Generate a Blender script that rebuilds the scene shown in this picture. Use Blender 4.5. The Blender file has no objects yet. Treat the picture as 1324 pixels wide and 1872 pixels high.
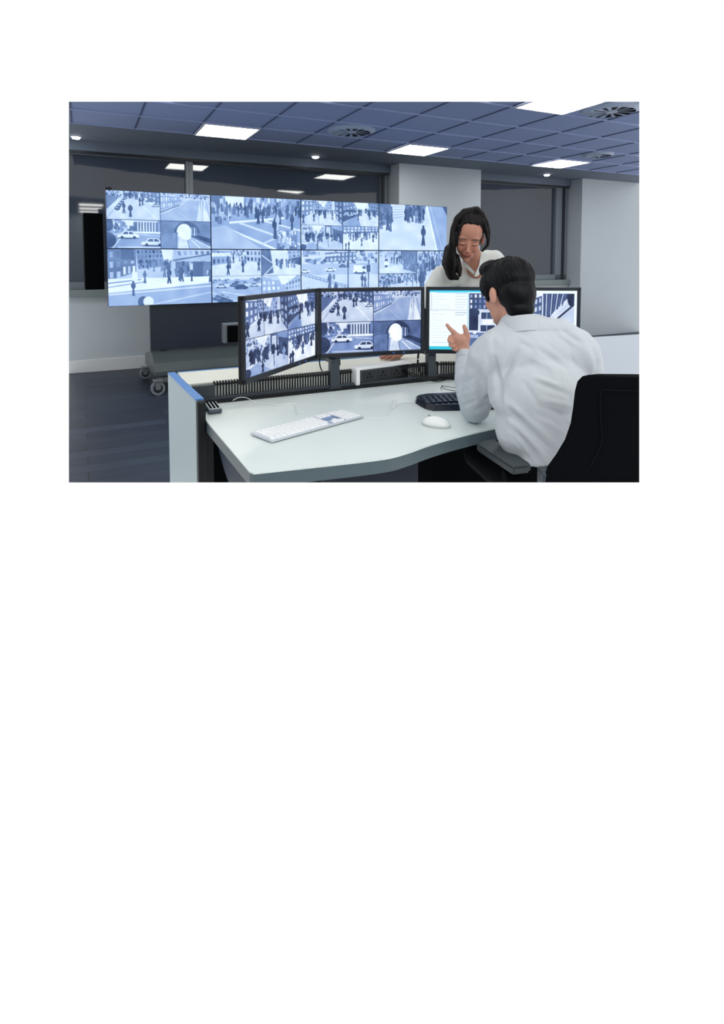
import bpy, bmesh, math, random
import numpy as np
from mathutils import Vector, Matrix, noise
random.seed(7)
sc = bpy.context.scene
COL = sc.collection

# ------------------------------------------------------------------ camera
F = 1040.0                      # focal length in pixels of the 1324x1872 picture
PITCH = math.radians(3.39)
CAM_H = 1.35
CX, CY = 647.5, 534.0
cam_d = bpy.data.cameras.new('camera')
cam = bpy.data.objects.new('camera', cam_d); COL.objects.link(cam)
cam.location = (0, 0, CAM_H)
cam.rotation_euler = (math.radians(90) - PITCH, 0, 0)
cam_d.sensor_fit = 'HORIZONTAL'; cam_d.sensor_width = 36.0
cam_d.lens = F / 1324 * 36
cam_d.shift_x = (662 - CX) / 1324
cam_d.shift_y = -(936 - CY) / 1324
cam_d.clip_start = 0.05; cam_d.clip_end = 100
sc.camera = cam

# ------------------------------------------------------------------ world, exposure
world = bpy.data.worlds.new('world'); sc.world = world; world.use_nodes = True
bgn = world.node_tree.nodes['Background']
bgn.inputs[0].default_value = (1, 1, 1, 1); bgn.inputs[1].default_value = 1.02
sc.view_settings.view_transform = 'Standard'; sc.view_settings.look = 'None'
sc.view_settings.exposure = 0.0; sc.view_settings.gamma = 1.0
sc.view_settings.use_curve_mapping = False
PANEL_LIGHT = 20.0
DOWN_LIGHT = 14.0
WALL_SCREEN = 1.2
DESK_SCREEN = 1.1

# ------------------------------------------------------------------ helpers
CF = Vector((0, math.cos(PITCH), -math.sin(PITCH))); CU = Vector((0, math.sin(PITCH), math.cos(PITCH))); CR = Vector((1, 0, 0))
CAM = Vector((0, 0, CAM_H))
def at(x, y, z=None, Y=None):
    d = CR * ((x - CX) / F) + CU * (-(y - CY) / F) + CF
    t = (z - CAM_H) / d.z if z is not None else Y / d.y
    return CAM + d * t
def V(*a): return Vector(a)
def lin(c):
    return tuple((v / 12.92 if v <= .04045 else ((v + .055) / 1.055) ** 2.4) for v in [q / 255 for q in c])

MATS = {}
def mat(name, rgb=(200, 200, 200), rough=.5, metal=0.0, spec=.5, noise_amt=0.0, noise_scale=20, bump=0.0, bump_scale=60, attr=None, sheen=0.0, coat=0.0, raw=False):
    if name in MATS: return MATS[name]
    m = bpy.data.materials.new(name); m.use_nodes = True; MATS[name] = m
    nt = m.node_tree; b = nt.nodes['Principled BSDF']
    c = rgb if raw else lin(rgb)
    b.inputs['Base Color'].default_value = (*c, 1)
    b.inputs['Roughness'].default_value = rough; b.inputs['Metallic'].default_value = metal
    b.inputs['Specular IOR Level'].default_value = spec
    if coat: b.inputs['Coat Weight'].default_value = coat
    if sheen: b.inputs['Sheen Weight'].default_value = sheen
    geo = nt.nodes.new('ShaderNodeNewGeometry')
    src = None
    if attr:
        a = nt.nodes.new('ShaderNodeAttribute'); a.attribute_name = attr; src = a.outputs['Color']
        nt.links.new(src, b.inputs['Base Color'])
    if noise_amt:
        n = nt.nodes.new('ShaderNodeTexNoise'); n.inputs['Scale'].default_value = noise_scale; n.inputs['Detail'].default_value = 4
        nt.links.new(geo.outputs['Position'], n.inputs['Vector'])
        mx = nt.nodes.new('ShaderNodeMix'); mx.data_type = 'RGBA'; mx.blend_type = 'MULTIPLY'
        rr = nt.nodes.new('ShaderNodeMapRange'); rr.inputs[3].default_value = 1 - noise_amt; rr.inputs[4].default_value = 1 + noise_amt
        nt.links.new(n.outputs['Fac'], rr.inputs[0])
        cm = nt.nodes.new('ShaderNodeCombineColor')
        for k in range(3): nt.links.new(rr.outputs[0], cm.inputs[k])
        mx.inputs[0].default_value = 1.0
        if src: nt.links.new(src, mx.inputs[6])
        else: mx.inputs[6].default_value = (*c, 1)
        nt.links.new(cm.outputs[0], mx.inputs[7]); nt.links.new(mx.outputs[2], b.inputs['Base Color'])
    if bump:
        n = nt.nodes.new('ShaderNodeTexNoise'); n.inputs['Scale'].default_value = bump_scale; n.inputs['Detail'].default_value = 3
        nt.links.new(geo.outputs['Position'], n.inputs['Vector'])
        bp = nt.nodes.new('ShaderNodeBump'); bp.inputs['Strength'].default_value = bump; bp.inputs['Distance'].default_value = .01
        nt.links.new(n.outputs['Fac'], bp.inputs['Height']); nt.links.new(bp.outputs[0], b.inputs['Normal'])
    return m
def emit_mat(name, rgb, strength):
    if name in MATS: return MATS[name]
    m = bpy.data.materials.new(name); m.use_nodes = True; MATS[name] = m
    nt = m.node_tree; nt.nodes.remove(nt.nodes['Principled BSDF'])
    e = nt.nodes.new('ShaderNodeEmission'); e.inputs[0].default_value = (*lin(rgb), 1); e.inputs[1].default_value = strength
    nt.links.new(e.outputs[0], nt.nodes['Material Output'].inputs[0])
    return m
def screen_mat(name, strength):
    m = bpy.data.materials.new(name); m.use_nodes = True
    nt = m.node_tree; b = nt.nodes['Principled BSDF']
    a = nt.nodes.new('ShaderNodeAttribute'); a.attribute_name = 'picture'
    b.inputs['Base Color'].default_value = (.005, .005, .006, 1); b.inputs['Roughness'].default_value = .35; b.inputs['Specular IOR Level'].default_value = .2
    nt.links.new(a.outputs['Color'], b.inputs['Emission Color']); b.inputs['Emission Strength'].default_value = strength
    return m

class MB:
    def __init__(s): s.bm = bmesh.new()
    def box(s, c, size, R=None, bevel=0.0):
        g = bmesh.ops.create_cube(s.bm, size=1.0); vs = g['verts']
        for v in vs: v.co = Vector((v.co.x * size[0], v.co.y * size[1], v.co.z * size[2]))
        if bevel:
            es = list({e for v in vs for e in v.link_edges})
            r = bmesh.ops.bevel(s.bm, geom=vs + es, offset=bevel, segments=2, affect='EDGES', profile=.6)
            vs = list({v for f in r['faces'] for v in f.verts} | {v for v in vs if v.is_valid})
        M = Matrix.Translation(Vector(c)) @ (R.to_4x4() if R else Matrix.Identity(4))
        for v in vs: v.co = M @ v.co
        return s
    def cone(s, p1, p2, r1, r2=None, seg=16):
        p1, p2 = Vector(p1), Vector(p2); r2 = r1 if r2 is None else r2
        d = p2 - p1
        g = bmesh.ops.create_cone(s.bm, cap_ends=True, segments=seg, radius1=r1, radius2=r2, depth=d.length)
        q = Vector((0, 0, 1)).rotation_difference(d.normalized()).to_matrix()
        for v in g['verts']: v.co = q @ v.co + (p1 + p2) / 2
        return s
    def ell(s, c, r, R=None, u=20, w=14):
        g = bmesh.ops.create_uvsphere(s.bm, u_segments=u, v_segments=w, radius=1.0)
        for v in g['verts']:
            p = Vector((v.co.x * r[0], v.co.y * r[1], v.co.z * r[2]))
            v.co = (R @ p if R else p) + Vector(c)
        return s
    def cap(s, p1, p2, r1, r2=None):
        r2 = r1 if r2 is None else r2
        s.cone(p1, p2, r1, r2, 16); s.ell(p1, (r1,) * 3, u=16, w=10); s.ell(p2, (r2,) * 3, u=16, w=10); return s
    def chain(s, pts, rs):
        for i in range(len(pts) - 1): s.cap(pts[i], pts[i + 1], rs[i], rs[i + 1])
        return s
    def tube(s, pts, r, seg=8, smooth=4):
        pts = [Vector(p) for p in pts]
        P = []
        n = len(pts)
        for i in range(n - 1):
            p0, p1, p2, p3 = pts[max(i - 1, 0)], pts[i], pts[i + 1], pts[min(i + 2, n - 1)]
            for k in range(smooth):
                t = k / smooth
                P.append(.5 * ((2 * p1) + (p2 - p0) * t + (2 * p0 - 5 * p1 + 4 * p2 - p3) * t * t + (3 * p1 - p0 - 3 * p2 + p3) * t ** 3))
        P.append(pts[-1]); rings = []
        up = Vector((0, 0, 1))
        for i, p in enumerate(P):
            d = (P[min(i + 1, len(P) - 1)] - P[max(i - 1, 0)]).normalized()
            a = d.cross(up)
            if a.length < .05: a = d.cross(Vector((1, 0, 0)))
            a.normalize(); b = a.cross(d)
            rings.append([s.bm.verts.new(p + (a * math.cos(2 * math.pi * k / seg) + b * math.sin(2 * math.pi * k / seg)) * r) for k in range(seg)])
        for A, B in zip(rings, rings[1:]):
            for k in range(seg): s.bm.faces.new((A[k], A[(k + 1) % seg], B[(k + 1) % seg], B[k]))
        s.bm.faces.new(rings[0][::-1]); s.bm.faces.new(rings[-1]); return s
    def prism(s, poly, z0, z1):
        lo = [s.bm.verts.new((p[0], p[1], z0)) for p in poly]; hi = [s.bm.verts.new((p[0], p[1], z1)) for p in poly]
        n = len(poly)
        s.bm.faces.new(lo[::-1]); s.bm.faces.new(hi)
        for k in range(n): s.bm.faces.new((lo[k], lo[(k + 1) % n], hi[(k + 1) % n], hi[k]))
        return s
    def loft(s, rings, close=True):
        R = [[s.bm.verts.new(Vector(p)) for p in r] for r in rings]; n = len(R[0])
        for A, B in zip(R, R[1:]):
            for k in range(n if close else n - 1): s.bm.faces.new((A[k], A[(k + 1) % n], B[(k + 1) % n], B[k]))
        if close: s.bm.faces.new(R[0][::-1]); s.bm.faces.new(R[-1])
        return s

OBJS = []
def tag(o, label=None, cat=None, group=None, kind=None):
    if label: o['label'] = label
    if cat: o['category'] = cat
    if group: o['group'] = group
    if kind: o['kind'] = kind
    return o
def link(name, mb, m, parent=None, smooth=False, auto=None):
    bm = mb.bm if isinstance(mb, MB) else mb
    bmesh.ops.recalc_face_normals(bm, faces=bm.faces)
    me = bpy.data.meshes.new(name); bm.to_mesh(me); bm.free()
    if smooth:
        for p in me.polygons: p.use_smooth = True
        if auto: me.set_sharp_from_angle(angle=math.radians(auto))
    me.materials.append(m)
    o = bpy.data.objects.new(name, me); COL.objects.link(o)
    if parent is not None:
        o.parent = parent
        o.matrix_parent_inverse = world_of(parent).inverted()
    OBJS.append(o)
    return o
def world_of(o):
    if o.type == 'EMPTY' : return Matrix.Translation(o.location)
    return Matrix.Identity(4)
def thing(name, loc, label, cat, group=None):
    o = bpy.data.objects.new(name, None); o.location = Vector(loc); o.empty_display_size = .1; COL.objects.link(o)
    return tag(o, label, cat, group)
def rotz(a): return Matrix.Rotation(a, 3, 'Z')

# the part of the place the photograph takes in: only this much of the room's front half is modelled
def plane_x(c): return CR - CF * ((c - CX) / F)
def plane_y(c): return CU + CF * ((c - CY) / F)
PX0, PX1, PY0, PY1 = 126, 1169, 186, 882
def cut(bm, planes):
    for co, no in planes:
        geom = bm.verts[:] + bm.edges[:] + bm.faces[:]
        r = bmesh.ops.bisect_plane(bm, geom=geom, dist=1e-6, plane_co=co, plane_no=no, clear_outer=True)
        es = [g for g in r['geom_cut'] if isinstance(g, bmesh.types.BMEdge) and g.is_boundary]
        if es and not NOCAP: bmesh.ops.holes_fill(bm, edges=es, sides=0)
NOCAP = False
VIEW = [(CAM, plane_x(PX1)), (CAM, -plane_x(PX0)), (CAM, plane_y(PY0)), (CAM, -plane_y(PY1))]
def trim_to_view(o):
    me = o.data
    n = len(me.vertices)
    if not n: return
    co = np.empty(n * 3); me.vertices.foreach_get('co', co); co = co.reshape(-1, 3) - np.array(CAM)
    out = False
    for c, nn in VIEW:
        if (co @ np.array(nn)).max() > 1e-5: out = True
    if not out: return
    bm = bmesh.new(); bm.from_mesh(me); cut(bm, VIEW); bm.to_mesh(me); bm.free()
def shell(name, mb, m, kind='structure'):
    """room shell: the part in front that the photograph takes in, and the half of the room behind the viewer"""
    src = mb.bm
    Y0 = (Vector((0, .25, 0)), Vector((0, -1, 0)))
    sets = [[(Vector((0, .25, 0)), Vector((0, 1, 0)))], [Y0] + VIEW]
    out = bmesh.new()
    for ps in sets:
        b = src.copy(); cut(b, ps)
        me = bpy.data.meshes.new('t'); b.to_mesh(me); b.free(); out.from_mesh(me); bpy.data.meshes.remove(me)
    src.free()
    o = link(name, out, m); OBJS.remove(o); o['kind'] = kind
    return o

# ------------------------------------------------------------------ materials
M_wall = mat('painted wall', (176, 186, 194), .7, noise_amt=.03, noise_scale=3)
M_base = mat('baseboard paint', (205, 208, 212), .5)
M_plaster = mat('plaster ceiling', (98, 110, 126), .8, noise_amt=.04, noise_scale=4)
M_frame = mat('window frame', (105, 115, 125), .5)
M_darkframe = mat('dark window frame strips', (22, 30, 38), .5)  # dark strips of the window frames
M_black = mat('black plastic', (16, 19, 23), .45, spec=.25)
M_blackm = mat('matt black', (6, 8, 10), .85, spec=.04)
M_desk = mat('desk laminate', (213, 223, 222), .38, noise_amt=.02, noise_scale=6)
M_cream = mat('cream laminate', (226, 228, 214), .45)
M_edge = mat('desk edge band', (76, 92, 99), .45)
M_blueedge = mat('blue edge', (70, 130, 200), .4)
M_side = mat('side panel laminate', (156, 174, 180), .5)
M_dgrey = mat('dark grey metal', (52, 60, 68), .4)
M_grey = mat('grey metal', (120, 126, 130), .4, metal=.3)
M_white = mat('white plastic', (232, 234, 236), .35)
M_shirt = mat('white cotton shirt', (190, 197, 204), .85, bump=.03, bump_scale=320)
M_shirtw = mat('ivory cotton shirt', (212, 216, 214), .85, bump=.03, bump_scale=320)
M_hair = mat('black hair', (7, 9, 14), .42, spec=.16)
M_hairb = mat('dark brown hair', (15, 10, 12), .42, spec=.2)
M_skin = mat('skin', (190, 130, 105), .5, attr='tone', bump=.05, bump_scale=300)
M_fabric = mat('black chair fabric', (9, 12, 16), .95, spec=.06, bump=.2, bump_scale=500)

# floor: dark vinyl planks
def floor_mat():
    m = bpy.data.materials.new('dark wood planks'); m.use_nodes = True; nt = m.node_tree; b = nt.nodes['Principled BSDF']
    g = nt.nodes.new('ShaderNodeNewGeometry'); mp = nt.nodes.new('ShaderNodeMapping'); mp.inputs['Rotation'].default_value = (0, 0, -math.radians(25.5))
    nt.links.new(g.outputs['Position'], mp.inputs[0])
    br = nt.nodes.new('ShaderNodeTexBrick'); br.inputs['Scale'].default_value = 1
    br.inputs['Brick Width'].default_value = 1.2; br.inputs['Row Height'].default_value = .15; br.inputs['Mortar Size'].default_value = .004
    br.inputs['Color1'].default_value = (*lin((50, 60, 76)), 1); br.inputs['Color2'].default_value = (*lin((32, 40, 54)), 1); br.inputs['Mortar'].default_value = (*lin((18, 24, 34)), 1)
    nt.links.new(mp.outputs[0], br.inputs[0])
    mp2 = nt.nodes.new('ShaderNodeMapping'); mp2.inputs['Scale'].default_value = (1, 14, 1); nt.links.new(mp.outputs[0], mp2.inputs[0])
    n = nt.nodes.new('ShaderNodeTexNoise'); n.inputs['Scale'].default_value = 4; n.inputs['Detail'].default_value = 6; nt.links.new(mp2.outputs[0], n.inputs[0])
    rr = nt.nodes.new('ShaderNodeMapRange'); rr.inputs[3].default_value = .6; rr.inputs[4].default_value = 1.4; nt.links.new(n.outputs[0], rr.inputs[0])
    mx = nt.nodes.new('ShaderNodeVectorMath'); mx.operation = 'SCALE'; nt.links.new(br.outputs[0], mx.inputs[0]); nt.links.new(rr.outputs[0], mx.inputs[3])
    nt.links.new(mx.outputs[0], b.inputs['Base Color']); b.inputs['Roughness'].default_value = .45; b.inputs['Specular IOR Level'].default_value = .3
    return m
def pane_mat():
    m = bpy.data.materials.new('night window glass'); m.use_nodes = True; nt = m.node_tree; nt.nodes.remove(nt.nodes['Principled BSDF'])
    d = nt.nodes.new('ShaderNodeBsdfDiffuse'); d.inputs[0].default_value = (.04, .052, .072, 1)
    gl = nt.nodes.new('ShaderNodeBsdfGlossy'); gl.inputs['Roughness'].default_value = .035; gl.inputs[0].default_value = (.95, .97, 1, 1)
    lw = nt.nodes.new('ShaderNodeFresnel'); lw.inputs[0].default_value = 1.58
    mx = nt.nodes.new('ShaderNodeMixShader'); nt.links.new(lw.outputs[0], mx.inputs[0]); nt.links.new(d.outputs[0], mx.inputs[1]); nt.links.new(gl.outputs[0], mx.inputs[2])
    nt.links.new(mx.outputs[0], nt.nodes['Material Output'].inputs[0]); return m

# ------------------------------------------------------------------ room shell
YAW = math.radians(25.5)
U = V(math.cos(YAW), math.sin(YAW), 0); W = V(math.sin(YAW), -math.cos(YAW), 0)   # along the window wall, and out of it into the room
O = V(-3.35, 6.61, 0)
CEIL = 2.71
RZ = rotz(YAW)
def rp(s, t, z=0): return O + U * s + W * t + V(0, 0, z)
def rbox(mb, s0, s1, t0, t1, z0, z1, bevel=0):
    c = rp((s0 + s1) / 2, (t0 + t1) / 2, (z0 + z1) / 2)
    return mb.box(c, (abs(s1 - s0), abs(t1 - t0), abs(z1 - z0)), RZ, bevel)

# floor and ceiling out to the outer walls
outer = [(-4.6, -3.5), (7.4, -3.5), (7.4, 11.9), (-4.6, 6.12)]
shell('floor', MB().prism([(-4.6, -3.5), (7.4, -3.5), (7.4, 12.2), (-4.6, 6.5)], -.05, 0), floor_mat())
# tiled field of the ceiling
GO = V(-4.756 * .6, 9.717 * .6, 0)          # corner (0,0) of the tile grid
def gp(i, j, z=CEIL): return V(GO.x, GO.y, z) + U * (.6 * i) + W * (.6 * j)
def ceil_mat():
    m = bpy.data.materials.new('mineral ceiling tiles'); m.use_nodes = True; nt = m.node_tree; b = nt.nodes['Principled BSDF']
    g = nt.nodes.new('ShaderNodeNewGeometry')
    n = nt.nodes.new('ShaderNodeTexNoise'); n.inputs['Scale'].default_value = 90; nt.links.new(g.outputs['Position'], n.inputs[0])
    cr = nt.nodes.new('ShaderNodeValToRGB'); cr.color_ramp.elements[0].color = (*lin((116, 134, 174)), 1); cr.color_ramp.elements[1].color = (*lin((136, 152, 192)), 1)
    nt.links.new(n.outputs[0], cr.inputs[0]); nt.links.new(cr.outputs[0], b.inputs['Base Color']); b.inputs['Roughness'].default_value = .9
    return m
M_tile = ceil_mat()
cb = MB(); cb.prism([(-4.6, -3.5), (7.4, -3.5), (7.4, 12.2), (-4.6, 6.5)], CEIL + .012, CEIL + .06)
shell('ceiling', cb, M_tile)
pb = MB(); a, b_, c_, d_ = gp(-8, 0), gp(19, 0), gp(19, -2.2), gp(-8, -2.2)
pb.prism([a, b_, c_, d_], CEIL - .002, CEIL + .01); shell('ceiling_border', pb, M_plaster)
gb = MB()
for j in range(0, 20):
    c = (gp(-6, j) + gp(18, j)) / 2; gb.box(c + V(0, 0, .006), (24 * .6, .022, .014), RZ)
o = shell('trim_1', gb, mat('ceiling grid bars, pale', (152, 166, 206), .5))  # paler colour paints a highlight onto the bars along the window wall
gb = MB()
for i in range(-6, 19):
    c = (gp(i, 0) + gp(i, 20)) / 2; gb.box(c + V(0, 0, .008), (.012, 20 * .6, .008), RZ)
o = shell('trim_2', gb, mat('ceiling grid bars, dark', (66, 76, 108), .6))  # darker colour paints shade onto the cross bars

SILL, HEAD = .98, 2.60
wb = MB()
rbox(wb, -3, 12, -.25, -.12, 0, CEIL + .05)           # outer skin behind the windows
rbox(wb, -3, 12, -.12, 0, 0, .90)                     # below the sill
hb = MB(); rbox(hb, -3, 4.30, -.12, .02, HEAD, CEIL); rbox(hb, 5.75, 7.89, -.12, .02, HEAD, CEIL); shell('trim_5', hb, M_plaster)   # head
rbox(wb, 4.30, 5.75, -.12, .265, 0, CEIL + .02)       # pier between windows
rbox(wb, 7.89, 12, -.12, .265, 0, CEIL + .02)         # pier / wall on the right
shell('wall_back', wb, M_wall)
shell('wall_left', MB().box((-4.65, 1.6, 1.35), (.1, 10.4, 2.8)), M_wall)
shell('wall_right', MB().box((7.45, 4, 1.35), (.1, 16, 2.8)), M_wall)
shell('wall_rear', MB().box((1.4, -3.55, 1.35), (12.2, .1, 2.8)), M_wall)
bb = MB(); rbox(bb, -3, 4.30, 0, .018, 0, .15, .004); rbox(bb, 5.75, 7.89, 0, .018, 0, .15, .004); rbox(bb, 4.28, 5.77, .265, .283, 0, .15, .004)
shell('baseboard_back', bb, M_base)
sb = MB(); rbox(sb, -3, 4.30, -.12, .05, .90, .98, .006); rbox(sb, 5.75, 7.89, -.12, .05, .90, .98, .006)
shell('trim_3', sb, mat('window sill', (118, 130, 132), .5))
M_pane = pane_mat()
def window(n, s0, s1, l=.04, r=.04):
    f = MB()
    rbox(f, s0, s1, -.115, -.03, HEAD - .035, HEAD, .004); rbox(f, s0, s1, -.115, -.03, SILL, SILL + .09, .004)
    rbox(f, s0, s0 + l, -.115, -.03, SILL, HEAD, .004); rbox(f, s1 - r, s1, -.115, -.03, SILL, HEAD, .004)
    o = shell('window_%d' % n, f, M_frame)
    p = MB(); rbox(p, s0 + l * .5, s1 - r * .5, -.09, -.085, SILL + .04, HEAD - .02)
    g = shell('window_pane', p, M_pane); del g['kind']; g.parent = o
    return o
window(1, -2.2, 1.42)
window(2, 1.42, 4.25, l=.05, r=.08)
window(3, 5.75, 7.86, r=.26)
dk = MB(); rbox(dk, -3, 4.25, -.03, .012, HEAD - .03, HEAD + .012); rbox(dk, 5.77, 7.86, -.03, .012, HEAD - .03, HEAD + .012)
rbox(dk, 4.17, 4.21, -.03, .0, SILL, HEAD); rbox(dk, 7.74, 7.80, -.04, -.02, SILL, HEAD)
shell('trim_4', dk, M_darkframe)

# ------------------------------------------------------------------ ceiling lights
M_diff = emit_mat('lit diffuser', (255, 253, 244), PANEL_LIGHT)
M_lampf = mat('light frame', (190, 198, 215), .5)
def panel_light(i, j, label):
    c = gp(i + .5, j + .5)
    t = thing('ceiling_light', c, label, 'ceiling light', 'square recessed ceiling lights')
    f = MB()
    for dx, dy, sx, sy in ((0, .285, .59, .02), (0, -.285, .59, .02), (.285, 0, .02, .55), (-.285, 0, .02, .55)):
        f.box(c + U * dx + W * dy + V(0, 0, -.004), (sx, sy, .014), RZ)
    link('light_frame', f, M_lampf, t)
    d = MB(); d.box(c + V(0, 0, 0), (.55, .55, .006), RZ)
    link('diffuser', d, M_diff, t)
panel_light(2, 0, 'lit square ceiling panel light farthest left, above the left window')
panel_light(6, 0, 'lit square ceiling panel light right of the centre air diffuser, above the wall pier')
panel_light(10, 0, 'lit square ceiling panel light above the right-hand window')
panel_light(6, 4, 'lit square ceiling panel light nearest the viewer, beside the large round air diffuser')
for i, j in [(i, j) for i in range(-2, 11, 2) for j in (8, 10, 12, 14, 16, 18, 20)]:  # extra panels out of view, added to brighten the room
    c = gp(i + .5, j + .5)
    if not (-4.2 < c.x < 7.0 and -3.1 < c.y < -.2): continue
    panel_light(i, j, 'added unseen fill panel light over the room behind the viewer')
M_down = emit_mat('lit downlight', (245, 250, 255), DOWN_LIGHT)
for x, y, lb in ((139, 250, 'small round lit downlight at the far left of the plaster ceiling border'), (577, 286, 'small round lit downlight in the ceiling border above the middle window'), (1000, 319, 'small round lit downlight in the ceiling border in front of the right window')):
    p = at(x, y, z=CEIL - .004)
    t = thing('downlight', p, lb, 'downlight', 'small round downlights')
    r = MB(); r.cone(p + V(0, 0, .006), p + V(0, 0, -.006), .062, .056, 28); link('trim_ring', r, M_lampf, t)
    d = MB(); d.cone(p + V(0, 0, -.005), p + V(0, 0, -.022), .045, .038, 28); link('lamp', d, M_down, t)
# round swirl diffusers
M_vent = mat('vent white metal', (150, 165, 190), .4); M_slot = mat('vent slot', (14, 20, 30), .7)
def vent(i, j, lb, r=.26, c=None):
    c = c or gp(i + .5, j + .5)
    t = thing('air_diffuser', c, lb, 'air vent', 'round ceiling air diffusers')
    m = MB(); n = 40
    for k in range(n):
        a0 = 2 * math.pi * k / n; a1 = 2 * math.pi * (k + 1) / n
        q = [c + V(math.cos(a) * rr, math.sin(a) * rr, z) for a, rr, z in ((a0, r, .004), (a1, r, .004), (a1, r * .8, -.022), (a0, r * .8, -.022))]
        q2 = [p + V(0, 0, .008) for p in q]
        m.loft([q, q2])
    link('rim', m, M_vent, t, True, 40)
    m = MB(); m.cone(c + V(0, 0, .004), c + V(0, 0, -.004), r * .8, r * .8, 40); link('plenum', m, M_slot, t)
    for k in range(12):
        a = 2 * math.pi * k / 12; d = V(math.cos(a), math.sin(a), 0); e = V(-math.sin(a), math.cos(a), 0)
        m = MB()
        q = [c + d * r * .18 + V(0, 0, -.016), c + d * r * .78 + e * r * .10 + V(0, 0, -.012), c + d * r * .78 - e * r * .08 + V(0, 0, -.02)]
        m.loft([q, [p + V(0, 0, .004) for p in q]]); link('vane', m, M_vent, t)
    m = MB(); m.cone(c + V(0, 0, -.006), c + V(0, 0, -.02), r * .22, r * .18, 24); link('hub', m, M_vent, t)
vent(4, 1, 'round grey air diffuser in the ceiling between two panel lights, centre of the room')
vent(7, 4, 'large round air diffuser at top right, next to the nearest panel light')
vent(0, 0, 'dark flat round vent in the ceiling at the right, beyond the panel light', c=at(1094, 283, z=CEIL), r=.2)

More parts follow.
